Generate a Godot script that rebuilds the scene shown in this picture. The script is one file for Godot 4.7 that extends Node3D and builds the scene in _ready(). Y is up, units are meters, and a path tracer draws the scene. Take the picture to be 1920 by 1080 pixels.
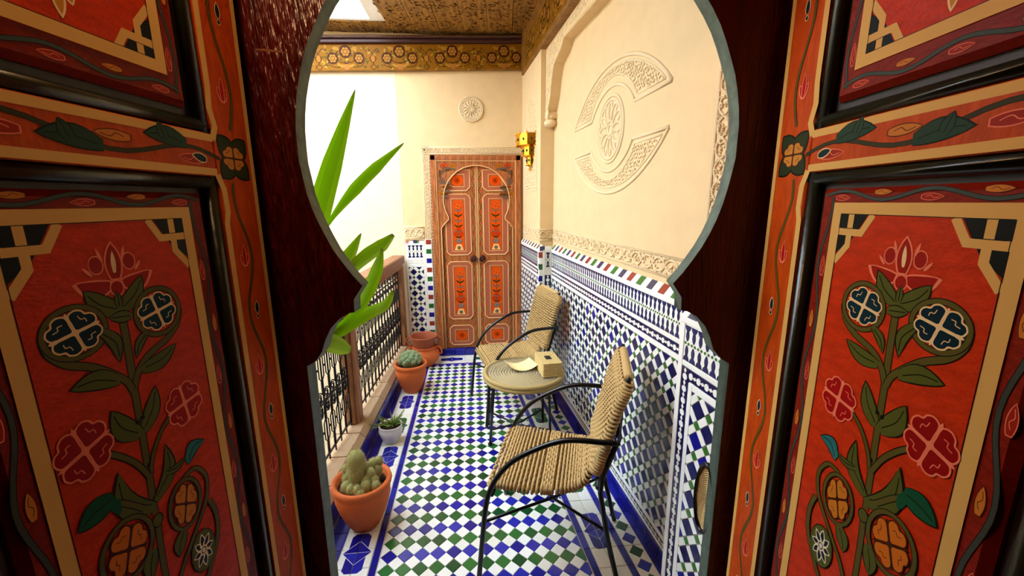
extends Node3D
# A riad balcony seen between two open painted door leaves, through a board cut as a horseshoe arch.
# World axes follow the balcony: -z runs along it, x is to the right, the camera stands at x = z = 0.
const F := 775.0
const YAW := -0.0942478          # the camera and the doorway are turned 5.4 degrees to the right
const LEAF_TURN := 0.0322886     # the leaves stand not quite square to the doorway
const TX := 0.07                 # zellige pitch across and along the floor
const TZ := 0.0718
var used := {}
var M := {}
var rng := RandomNumberGenerator.new()
var meshes := {}

class MB:
	var st := SurfaceTool.new()
	var col := Color.WHITE
	func _init(smooth := false):
		st.begin(Mesh.PRIMITIVE_TRIANGLES)
		st.set_smooth_group(0 if smooth else -1)
	func tri(a: Vector3, b: Vector3, c: Vector3):
		st.set_color(col); st.add_vertex(a)
		st.set_color(col); st.add_vertex(c)
		st.set_color(col); st.add_vertex(b)
	func quad(a, b, c, d):
		tri(a, b, c); tri(a, c, d)
	func tri_to(a: Vector3, b: Vector3, c: Vector3, dir: Vector3):
		if (b - a).cross(c - a).dot(dir) >= 0.0: tri(a, b, c)
		else: tri(a, c, b)
	func quad_to(a: Vector3, b: Vector3, c: Vector3, d: Vector3, dir: Vector3):
		if (b - a).cross(c - a).dot(dir) + (c - a).cross(d - a).dot(dir) >= 0.0: quad(a, b, c, d)
		else: quad(a, d, c, b)
	func corner(h: Vector3, sg: Vector3, ax: int, ch: float) -> Vector3:
		var p := sg * h
		for i in 3:
			if i != ax: p[i] -= sg[i] * ch
		return p
	func box(c: Vector3, s: Vector3, b := Basis.IDENTITY, ch := 0.0):
		var h := s * 0.5
		ch = minf(ch, minf(h.x, minf(h.y, h.z)) * 0.9)
		for ax in 3:
			var u := (ax + 1) % 3
			var w := (ax + 2) % 3
			for sa in [-1.0, 1.0]:
				var q := []
				for k in [[-1.0, -1.0], [1.0, -1.0], [1.0, 1.0], [-1.0, 1.0]]:
					var sg := Vector3.ZERO
					sg[ax] = sa; sg[u] = k[0]; sg[w] = k[1]
					q.append(c + b * corner(h, sg, ax, ch))
				var dn := Vector3.ZERO
				dn[ax] = sa
				quad_to(q[0], q[1], q[2], q[3], b * dn)
			if ch > 0.0:
				for su in [-1.0, 1.0]:
					for sw in [-1.0, 1.0]:
						var s1 := Vector3.ZERO
						s1[u] = su; s1[w] = sw; s1[ax] = -1.0
						var s2 := s1
						s2[ax] = 1.0
						var dir := Vector3.ZERO
						dir[u] = su; dir[w] = sw
						quad_to(c + b * corner(h, s1, u, ch), c + b * corner(h, s2, u, ch), c + b * corner(h, s2, w, ch), c + b * corner(h, s1, w, ch), b * dir)
		if ch > 0.0:
			for i in 8:
				var sg := Vector3(1.0 if i & 1 else -1.0, 1.0 if i & 2 else -1.0, 1.0 if i & 4 else -1.0)
				tri_to(c + b * corner(h, sg, 0, ch), c + b * corner(h, sg, 1, ch), c + b * corner(h, sg, 2, ch), b * sg)
	# a tube through points; r is a number or one radius per point
	func tube(p: Array, r, n := 8, closed := false, flat := 1.0, up := Vector3.ZERO):
		var m := p.size()
		var rings := []
		var side := Vector3.ZERO
		for i in m:
			var a: Vector3 = p[(i - 1 + m) % m] if closed or i > 0 else p[i]
			var b: Vector3 = p[(i + 1) % m] if closed or i < m - 1 else p[i]
			var t := (b - a).normalized()
			if up != Vector3.ZERO: side = t.cross(up).normalized()
			elif side == Vector3.ZERO: side = t.cross(Vector3.UP if absf(t.y) < 0.9 else Vector3.RIGHT).normalized()
			else: side = (side - t * side.dot(t)).normalized()
			var o := side.cross(t).normalized()
			var rr: float = r if r is float else r[i]
			var ring := []
			for k in n:
				var an := TAU * k / n
				ring.append(p[i] + side * cos(an) * rr + o * sin(an) * rr * flat)
			rings.append(ring)
		for i in (m if closed else m - 1):
			var r0: Array = rings[i]
			var r1: Array = rings[(i + 1) % m]
			for k in n:
				var l := (k + 1) % n
				quad_to(r0[k], r0[l], r1[l], r1[k], r0[k] + r0[l] - p[i] * 2.0)
		if not closed:
			for e in [0, m - 1]:
				var dir: Vector3 = (p[0] - p[1]) if e == 0 else (p[m - 1] - p[m - 2])
				for k in range(1, n - 1): tri_to(rings[e][0], rings[e][k], rings[e][k + 1], dir)
	# profile of (radius, height), turned round an upright axis at c
	func lathe(pr: Array, n := 32, c := Vector3.ZERO, wob := 0.0):
		for i in pr.size() - 1:
			var a: Vector2 = pr[i]
			var b: Vector2 = pr[i + 1]
			var out := Vector2(b.y - a.y, a.x - b.x)
			for k in n:
				var t0 := TAU * k / n
				var t1 := TAU * (k + 1) / n
				var w0 := 1.0 + wob * sin(t0 * 2.0 + 0.7)
				var w1 := 1.0 + wob * sin(t1 * 2.0 + 0.7)
				var d0 := Vector3(cos(t0) * w0, 0, sin(t0) * w0)
				var d1 := Vector3(cos(t1) * w1, 0, sin(t1) * w1)
				var tm := (t0 + t1) * 0.5
				quad_to(c + d0 * a.x + Vector3.UP * a.y, c + d1 * a.x + Vector3.UP * a.y, c + d1 * b.x + Vector3.UP * b.y, c + d0 * b.x + Vector3.UP * b.y, Vector3(cos(tm) * out.x, out.y, sin(tm) * out.x))
	# a flat outline in the xy plane of xf, raised from z0 to z1; bevel only for outlines that bulge outwards
	func prism(poly: PackedVector2Array, xf: Transform3D, z0: float, z1: float, bevel := 0.0, back := false):
		var n := poly.size()
		var area := 0.0
		for i in n: area += poly[i].cross(poly[(i + 1) % n])
		var q := poly.duplicate()
		if area < 0.0: q.reverse()
		var top := q
		if bevel > 0.0:
			var off := Geometry2D.offset_polygon(q, -bevel, Geometry2D.JOIN_MITER)
			if off.size() == 1 and off[0].size() == n:
				var o: PackedVector2Array = off[0]
				var best := 0
				for k in n:
					if o[k].distance_squared_to(q[0]) < o[best].distance_squared_to(q[0]): best = k
				top = PackedVector2Array()
				for k in n: top.append(o[(best + k) % n])
		var idx := Geometry2D.triangulate_polygon(top)
		var nz := xf.basis.z
		for i in range(0, idx.size(), 3):
			tri_to(xf * v3(top[idx[i]], z1), xf * v3(top[idx[i + 1]], z1), xf * v3(top[idx[i + 2]], z1), nz)
			if back: tri_to(xf * v3(q[idx[i]], z0), xf * v3(q[idx[i + 1]], z0), xf * v3(q[idx[i + 2]], z0), -nz)
		var zb := z1 - bevel if top != q else z1
		for i in n:
			var a := q[i]
			var b := q[(i + 1) % n]
			var d := xf.basis * Vector3(b.y - a.y, a.x - b.x, 0)
			if zb > z0: quad_to(xf * v3(a, z0), xf * v3(b, z0), xf * v3(b, zb), xf * v3(a, zb), d)
			if top != q: quad_to(xf * v3(a, zb), xf * v3(b, zb), xf * v3(top[(i + 1) % n], z1), xf * v3(top[i], z1), d + nz * d.length())
	func v3(p: Vector2, z: float) -> Vector3:
		return Vector3(p.x, p.y, z)
	# an ellipsoid
	func ball(c: Vector3, r: Vector3, n := 8, m := 6, b := Basis.IDENTITY):
		for i in m:
			for k in n:
				var q := []
				for e in [[i, k], [i, k + 1], [i + 1, k + 1], [i + 1, k]]:
					var th: float = PI * e[0] / m
					var ph: float = TAU * e[1] / n
					q.append(Vector3(sin(th) * cos(ph), cos(th), sin(th) * sin(ph)) * r)
				var dir: Vector3 = q[0] + q[1] + q[2] + q[3]
				var w := q.map(func(v): return c + b * v)
				if i == 0: tri_to(w[0], w[2], w[3], b * dir)
				elif i == m - 1: tri_to(w[0], w[1], w[2], b * dir)
				else: quad_to(w[0], w[1], w[2], w[3], b * dir)
	func mesh() -> ArrayMesh:
		st.generate_normals()
		st.index()
		return st.commit()

# paint laid on a flat surface: outlines and strokes, each a hair above the one before
class Art extends MB:
	var xf := Transform3D.IDENTITY
	var z := 0.0004
	var sx := 1.0
	var step := 0.000008
	func lift(): z += step
	func blob(p: Array, c: Color):
		var q := PackedVector2Array()
		for v in p: q.append(Vector2(v.x * sx, v.y))
		var idx := Geometry2D.triangulate_polygon(q)
		col = c.srgb_to_linear()
		for i in range(0, idx.size(), 3):
			tri_to(xf * v3(q[idx[i]], z), xf * v3(q[idx[i + 1]], z), xf * v3(q[idx[i + 2]], z), xf.basis.z)
		lift()
	func line(p: Array, w, c: Color, closed := false):
		col = c.srgb_to_linear()
		var m := p.size()
		var l := []
		var r := []
		for i in m:
			var a: Vector2 = p[(i - 1 + m) % m] if closed or i > 0 else p[i]
			var b: Vector2 = p[(i + 1) % m] if closed or i < m - 1 else p[i]
			var d0: Vector2 = (p[i] - a).normalized()
			var d1: Vector2 = (b - p[i]).normalized()
			var d := (d0 + d1).normalized() if (d0 + d1).length() > 0.01 else d1
			var o := Vector2(-d.y, d.x)
			var k := 1.0
			if d0 != Vector2.ZERO and d1 != Vector2.ZERO: k = minf(1.0 / maxf(0.35, sqrt((1.0 + d0.dot(d1)) * 0.5)), 2.0)
			var ww: float = (w if w is float else w[i]) * 0.5 * k
			l.append(v3(Vector2((p[i] + o * ww).x * sx, (p[i] + o * ww).y), z))
			r.append(v3(Vector2((p[i] - o * ww).x * sx, (p[i] - o * ww).y), z))
		for i in (m if closed else m - 1):
			var j := (i + 1) % m
			quad_to(xf * l[i], xf * l[j], xf * r[j], xf * r[i], xf.basis.z)
		lift()
	static func sm(p: Array, n := 6, closed := false) -> Array:
		var out := []
		var m := p.size()
		for i in (m if closed else m - 1):
			var a: Vector2 = p[(i - 1 + m) % m] if closed or i > 0 else p[i]
			var b: Vector2 = p[i]
			var c: Vector2 = p[(i + 1) % m]
			var d: Vector2 = p[(i + 2) % m] if closed or i < m - 2 else c
			for k in n: out.append(b.cubic_interpolate(c, a, d, float(k) / n))
		if not closed: out.append(p[m - 1])
		return out
	static func ell(c: Vector2, rx: float, ry: float, rot := 0.0, n := 14) -> Array:
		var out := []
		for k in n: out.append(c + Vector2(cos(TAU * k / n) * rx, sin(TAU * k / n) * ry).rotated(rot))
		return out
	# a pointed leaf from base a to tip b, bulging to width w, bent sideways by k
	static func leaf(a: Vector2, b: Vector2, w: float, k := 0.0) -> Array:
		var d := b - a
		var o := Vector2(-d.y, d.x).normalized()
		var l := []
		var r := []
		for i in 8:
			var t := i / 7.0
			var mid := a + d * t + o * (k * sin(PI * t))
			var ww := w * 0.5 * pow(sin(PI * clampf(t * 0.86 + 0.14, 0, 1)), 0.8) * (1.0 if t < 1.0 else 0.0)
			l.append(mid + o * ww)
			r.append(mid - o * ww)
		l.pop_back()
		r.reverse()
		return l + r

func numbered(n: String) -> String:
	used[n] = used.get(n, -1) + 1
	return n if used[n] == 0 else "%s_%03d" % [n, used[n]]
func thing(n: String, label: String, cat: String, xf := Transform3D.IDENTITY, group := "", kind := "") -> Node3D:
	var o := Node3D.new()
	return setup(o, n, label, cat, xf, group, kind)
func setup(o: Node3D, n: String, label: String, cat: String, xf: Transform3D, group := "", kind := "") -> Node3D:
	o.name = numbered(n)
	add_child(o)
	o.transform = xf
	if label: o.set_meta("label", label)
	if cat: o.set_meta("category", cat)
	if group: o.set_meta("group", group)
	if kind: o.set_meta("kind", kind)
	return o
func struct(n: String, mesh: Mesh, mat: Material, label := "", xf := Transform3D.IDENTITY) -> MeshInstance3D:
	var o := MeshInstance3D.new()
	o.mesh = mesh
	o.material_override = mat
	setup(o, n, label, "", xf, "", "structure")
	return o
func part(parent: Node3D, n: String, mesh: Mesh, mat: Material, xf := Transform3D.IDENTITY, stuff := false) -> MeshInstance3D:
	var o := MeshInstance3D.new()
	o.mesh = mesh
	o.material_override = mat
	o.name = n
	o.transform = xf
	if stuff: o.set_meta("kind", "stuff")
	parent.add_child(o, true)
	return o
func at(x: float, y: float, z: float, turn := 0.0) -> Transform3D:
	return Transform3D(Basis(Vector3.UP, turn), Vector3(x, y, z))
func mat(n: String, c: Color, rough := 0.6, metal := 0.0) -> StandardMaterial3D:
	var m := StandardMaterial3D.new()
	m.resource_name = n
	m.albedo_color = c
	m.roughness = rough
	m.metallic = metal
	M[n] = m
	return m
func noise_tex(freq: float, lo: Color, hi: Color, normal := false, strength := 4.0, size := 256, oct := 4) -> NoiseTexture2D:
	var f := FastNoiseLite.new()
	f.seed = int(freq * 1000.0) + oct
	f.frequency = freq
	f.fractal_octaves = oct
	var t := NoiseTexture2D.new()
	t.width = size; t.height = size
	t.seamless = true
	t.noise = f
	if normal:
		t.as_normal_map = true
		t.bump_strength = strength
	else:
		var g := Gradient.new()
		g.set_color(0, lo); g.set_color(1, hi)
		t.color_ramp = g
	return t
func grain(m: StandardMaterial3D, tex: Texture2D, nrm: Texture2D, scale: Vector3, amount := 0.5, world := false):
	m.uv1_triplanar = true
	m.uv1_world_triplanar = world
	m.uv1_scale = scale
	if tex: m.albedo_texture = tex
	if nrm:
		m.normal_enabled = true
		m.normal_texture = nrm
		m.normal_scale = amount
func boxed(c: Vector3, s: Vector3, ch := 0.0, b := Basis.IDENTITY) -> ArrayMesh:
	var k := MB.new()
	k.box(c, s, b, ch)
	return k.mesh()
func P(a: Array) -> PackedVector2Array:
	var q := PackedVector2Array()
	for i in range(0, a.size(), 2): q.append(Vector2(a[i], a[i + 1]))
	return q
func V(a: Array) -> Array:
	var q := []
	for i in range(0, a.size(), 2): q.append(Vector2(a[i], a[i + 1]))
	return q
func rect(x0: float, y0: float, x1: float, y1: float) -> PackedVector2Array:
	return PackedVector2Array([Vector2(x0, y0), Vector2(x1, y0), Vector2(x1, y1), Vector2(x0, y1)])
func pick(a: Array): return a[rng.randi() % a.size()]

func _ready():
	rng.seed = 7
	# camera, sky, lamps, exposure
	var cam := Camera3D.new()
	cam.name = "camera"
	add_child(cam)
	cam.position = Vector3(0, 1.5, 0)
	cam.rotation = Vector3(-atan(160.0 / F), YAW, deg_to_rad(-0.39))
	cam.fov = rad_to_deg(2.0 * atan(540.0 / F))
	cam.near = 0.02
	cam.current = true
	var sky_m := ProceduralSkyMaterial.new()
	sky_m.sky_top_color = Color(0.87, 0.935, 1.0)
	sky_m.sky_horizon_color = Color(0.94, 0.97, 1.0)
	sky_m.ground_bottom_color = Color(0.4, 0.38, 0.35)
	sky_m.ground_horizon_color = Color(0.6, 0.6, 0.6)
	sky_m.sky_energy_multiplier = 1.0
	sky_m.sun_angle_max = 0.0
	var env := Environment.new()
	env.background_mode = Environment.BG_SKY
	env.sky = Sky.new()
	env.sky.sky_material = sky_m
	env.background_energy_multiplier = 21.5
	env.tonemap_mode = Environment.TONE_MAPPER_LINEAR
	env.tonemap_exposure = 0.69
	env.sdfgi_enabled = true
	env.ssao_enabled = true
	env.ssil_enabled = true
	var we := WorldEnvironment.new()
	we.name = "environment"
	we.environment = env
	add_child(we)
	materials()
	room()
	shell()
	floor_tiles()
	far_wall()
	right_wall()
	ceiling()
	railing()
	far_door()
	doorway()
	furniture()
	pots()
	plant()

func materials():
	var speck := noise_tex(0.02, Color(0.965, 0.965, 0.965), Color(1, 1, 1))
	var bump := noise_tex(0.03, Color.BLACK, Color.WHITE, true, 3.0)
	var streak := noise_tex(0.045, Color.BLACK, Color.WHITE, true, 6.0, 256, 5)
	var calm := noise_tex(0.016, Color(0.84, 0.82, 0.80), Color(1, 1, 1), false, 1, 256, 5)
	var wood := noise_tex(0.012, Color(0.62, 0.62, 0.62), Color(1, 1, 1), false, 1, 256, 5)
	var m := mat("plaster", Color(0.885, 0.765, 0.575), 0.9)
	grain(m, speck, bump, Vector3.ONE * 1.3, 0.08, true)
	m = mat("stucco", Color(0.885, 0.785, 0.62), 0.92)
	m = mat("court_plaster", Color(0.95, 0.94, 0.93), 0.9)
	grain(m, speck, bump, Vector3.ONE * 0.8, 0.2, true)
	m = mat("daylit_plaster", Color(0.91, 0.835, 0.695), 0.9)  # wall plaster made lighter, with strong daylight put into its colour
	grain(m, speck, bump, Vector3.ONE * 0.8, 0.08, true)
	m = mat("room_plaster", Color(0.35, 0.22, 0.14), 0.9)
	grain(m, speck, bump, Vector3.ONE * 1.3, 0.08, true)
	mat("court_floor", Color(0.62, 0.58, 0.54), 0.7)
	mat("grout", Color(0.82, 0.80, 0.76), 0.9)
	mat("pale_grout", Color(0.9, 0.88, 0.82), 0.9)
	# glazed tile in a few firings each
	for i in 4:
		var s := 0.84 + 0.08 * i
		mat("blue%d" % i, Color(0.075 * s + 0.02 * i, 0.085 * s + 0.025 * i, 0.60 * s), 0.16)
		mat("navy%d" % i, Color(0.085 * s, 0.085 * s + 0.01 * i, 0.33 * s), 0.16)
		mat("green%d" % i, Color(0.06 * s + 0.03 * i, 0.33 * s + 0.02 * i, 0.17 * s), 0.16)
		mat("white%d" % i, Color(0.96 - 0.012 * i, 0.955 - 0.012 * i, 0.925 - 0.02 * i), 0.22)
	mat("red_tile", Color(0.56, 0.20, 0.13), 0.25)
	mat("leaf_tile", Color(0.20, 0.42, 0.14), 0.25)
	mat("slate_tile", Color(0.22, 0.21, 0.32), 0.25)
	m = mat("rail_wood", Color(0.70, 0.47, 0.30), 0.55)
	grain(m, wood, streak, Vector3(9, 1.2, 9), 0.5)
	m = mat("iron", Color(0.085, 0.07, 0.075), 0.45, 0.5)
	m = mat("black_steel", Color(0.035, 0.032, 0.032), 0.28, 0.2)
	m = mat("kerb_stone", Color(0.72, 0.60, 0.47), 0.85)
	grain(m, speck, bump, Vector3.ONE * 6.0, 0.6)
	m = mat("board_red", Color(0.30, 0.025, 0.018), 0.30)
	grain(m, wood, streak, Vector3(10, 1.0, 10), 0.55)
	m = mat("board_edge", Color(0.35, 0.42, 0.35), 0.6)
	grain(m, wood, bump, Vector3(6, 6, 6), 0.5)
	for e in [["door_stile", Color(0.74, 0.27, 0.05)], ["door_panel", Color(0.76, 0.18, 0.015)], ["door_ledge", Color(0.50, 0.10, 0.03)]]:
		m = mat(e[0], e[1], 0.38)
		m.metallic_specular = 0.18
		grain(m, calm, streak, Vector3(5, 14, 5) if e[0] != "door_stile" else Vector3(12, 3, 12), 0.2)
	m = mat("door_groove", Color(0.085, 0.09, 0.03), 0.28)
	grain(m, null, streak, Vector3(8, 3, 8), 0.1)
	mat("door_recess", Color(0.12, 0.05, 0.03), 0.6)
	m = mat("paint", Color.WHITE, 0.42)
	m.metallic_specular = 0.18
	m.vertex_color_use_as_albedo = true
	m = mat("far_wood", Color(0.76, 0.42, 0.17), 0.5)
	grain(m, wood, streak, Vector3(14, 2, 14), 0.25)
	m = mat("far_panel", Color(0.64, 0.33, 0.20), 0.5)
	m = mat("ceiling_wood", Color(0.66, 0.46, 0.17), 0.55)
	grain(m, wood, streak, Vector3(7, 7, 1.5), 0.3)
	m = mat("frieze_wood", Color(0.60, 0.40, 0.10), 0.5)
	grain(m, wood, streak, Vector3(2, 8, 2), 0.2)
	m = mat("cornice", Color(0.22, 0.06, 0.04), 0.5)
	var straw := noise_tex(0.09, Color(0.70, 0.70, 0.66), Color(1, 1, 1), false, 1, 256, 3)
	m = mat("seagrass", Color(0.86, 0.71, 0.46), 0.75)
	grain(m, straw, null, Vector3.ONE * 14.0)
	mat("dark_straw", Color(0.42, 0.29, 0.15), 0.9)
	m = mat("table_straw", Color(0.78, 0.67, 0.42), 0.75)
	grain(m, straw, null, Vector3.ONE * 14.0)
	m = mat("pale_straw", Color(0.88, 0.76, 0.50), 0.7)
	grain(m, straw, null, Vector3(4, 40, 4))
	m = mat("terracotta", Color(0.86, 0.42, 0.17), 0.75)
	grain(m, speck, bump, Vector3.ONE * 5.0, 0.3)
	m = mat("old_terracotta", Color(0.66, 0.34, 0.21), 0.8)
	grain(m, speck, bump, Vector3.ONE * 5.0, 0.3)
	mat("glazed_white", Color(0.93, 0.93, 0.92), 0.15)
	m = mat("soil", Color(0.34, 0.21, 0.15), 1.0)
	grain(m, noise_tex(0.2, Color(0.4, 0.4, 0.4), Color.WHITE), noise_tex(0.2, Color.BLACK, Color.WHITE, true, 8.0), Vector3.ONE * 9.0, 1.0)
	m = mat("cactus_skin", Color(0.63, 0.62, 0.38), 0.8)
	m = mat("cactus_grey", Color(0.50, 0.58, 0.42), 0.8)
	m = mat("spine", Color(0.90, 0.86, 0.66), 0.8)
	m = mat("succulent", Color(0.42, 0.52, 0.18), 0.5)
	m = mat("blade", Color(0.42, 0.56, 0.08), 0.35)
	m.backlight_enabled = true
	m.backlight = Color(0.6, 0.8, 0.12)
	m.vertex_color_use_as_albedo = true
	m.albedo_color = Color.WHITE
	mat("stem", Color(0.45, 0.38, 0.22), 0.8)
	mat("brass", Color(0.90, 0.66, 0.18), 0.22, 1.0)
	m = mat("glass", Color(0.95, 1.0, 0.97, 0.05), 0.03)
	m.metallic_specular = 0.16
	m.transparency = BaseMaterial3D.TRANSPARENCY_ALPHA
	mat("card", Color(0.93, 0.84, 0.60), 0.6)
	mat("black", Color(0.02, 0.02, 0.02), 0.6)
	m = mat("lamp_glow", Color(1, 0.85, 0.6), 0.5)
	m.emission_enabled = true
	m.emission = Color(1.0, 0.72, 0.42)
	m.emission_energy_multiplier = 2.0

func door_frame() -> Transform3D:
	return Transform3D(Basis(Vector3.UP, YAW), Vector3.ZERO)

# the dark room the picture is taken from
func room():
	var xf := door_frame()
	struct("floor", boxed(Vector3(0, -0.11, 0.8), Vector3(4.4, 0.2, 3.7)), M.room_plaster, "", xf)
	struct("ceiling", boxed(Vector3(0, 2.9, 0.8), Vector3(4.4, 0.2, 3.72)), M.room_plaster, "", xf)
	struct("wall_back", boxed(Vector3(0, 1.4, 2.7), Vector3(4.6, 3.2, 0.2)), M.room_plaster, "", xf)
	struct("wall_room_left", boxed(Vector3(-2.2, 1.4, 0.8), Vector3(0.2, 3.2, 3.72)), M.room_plaster, "", xf)
	struct("wall_room_right", boxed(Vector3(2.2, 1.4, 0.8), Vector3(0.2, 3.2, 3.72)), M.room_plaster, "", xf)
	var k := MB.new()
	k.box(Vector3(-2.572, -0.1, -1.06), Vector3(3.8, 6.4, 0.08))
	struct("wall_front", k.mesh(), M.plaster, "", xf)
	struct("wall_front", boxed(Vector3(1.57, 0.6, -1.06), Vector3(1.76, 5.0, 0.08)), M.plaster, "", xf)
	struct("wall_front", boxed(Vector3(0.009, 2.782, -1.06), Vector3(1.362, 0.66, 0.08)), M.plaster, "", xf)
	# a paper lantern under the room's ceiling, between the leaves and the camera
	var lamp := thing("ceiling_lantern", "round paper lantern under the ceiling of the dark front room", "lamp", xf * at(-0.535, 2.46, -0.62))
	var g := MB.new(true)
	g.lathe([Vector2(0.02, -0.09), Vector2(0.07, -0.07), Vector2(0.09, 0.0), Vector2(0.07, 0.07), Vector2(0.02, 0.09)], 20)
	part(lamp, "lamp_shade", g.mesh(), M.lamp_glow)
	g = MB.new(true)
	g.tube([Vector3(0, 0.08, 0), Vector3(0, 0.36, 0)], 0.006, 6)
	part(lamp, "cord", g.mesh(), M.black)
	var l := OmniLight3D.new()
	l.name = "lantern_light"
	l.position = Vector3(0, -0.13, 0)
	l.light_color = Color(1.0, 0.80, 0.58)
	l.light_energy = 0.72
	l.light_size = 0.09
	l.omni_range = 8.0
	l.omni_attenuation = 2.0
	l.shadow_enabled = true
	lamp.add_child(l)

# courtyard walls and slabs round the balcony
func shell():
	var k := MB.new()
	k.box(Vector3(-1.6, -0.1, -4.15), Vector3(5.4, 6.4, 0.3))
	struct("wall_far", k.mesh(), M.plaster)
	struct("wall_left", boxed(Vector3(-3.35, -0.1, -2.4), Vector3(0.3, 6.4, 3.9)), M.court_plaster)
	struct("floor", boxed(Vector3(-1.9, -1.11, -2.4), Vector3(3.2, 0.2, 3.9)), M.court_floor)
	k = MB.new()
	k.prism(P([-0.80, -1.1, 0.95, -1.1, 0.95, -4.0, -0.72, -4.0]), Transform3D(Basis(Vector3.RIGHT, Vector3(0, 0, 1), Vector3(0, -1, 0)), Vector3.ZERO), 0.004, 0.26, 0.0, true)
	struct("floor", k.mesh(), M.grout)
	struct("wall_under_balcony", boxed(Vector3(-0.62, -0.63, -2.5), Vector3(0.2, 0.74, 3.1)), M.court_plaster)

const FXZ := Basis(Vector3(1, 0, 0), Vector3(0, 0, -1), Vector3(0, 1, 0))   # outlines drawn as (x, -z), raised upwards
func fx(x: float, z: float) -> Transform3D:
	return Transform3D(FXZ, Vector3(x, 0, z))
# right edge of the diamond field, which runs with the right wall
func field_x(z: float) -> float: return 0.459 + 0.082 * (z + 1.385)
func tile(parent: Node3D, n: String, poly: PackedVector2Array, m: Material, xf: Transform3D, z1 := 0.0, stuff := false):
	var k := MB.new()
	k.prism(poly, xf, z1 - 0.004, z1, 0.0011)
	part(parent, n, k.mesh(), m, Transform3D.IDENTITY, stuff)

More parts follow.
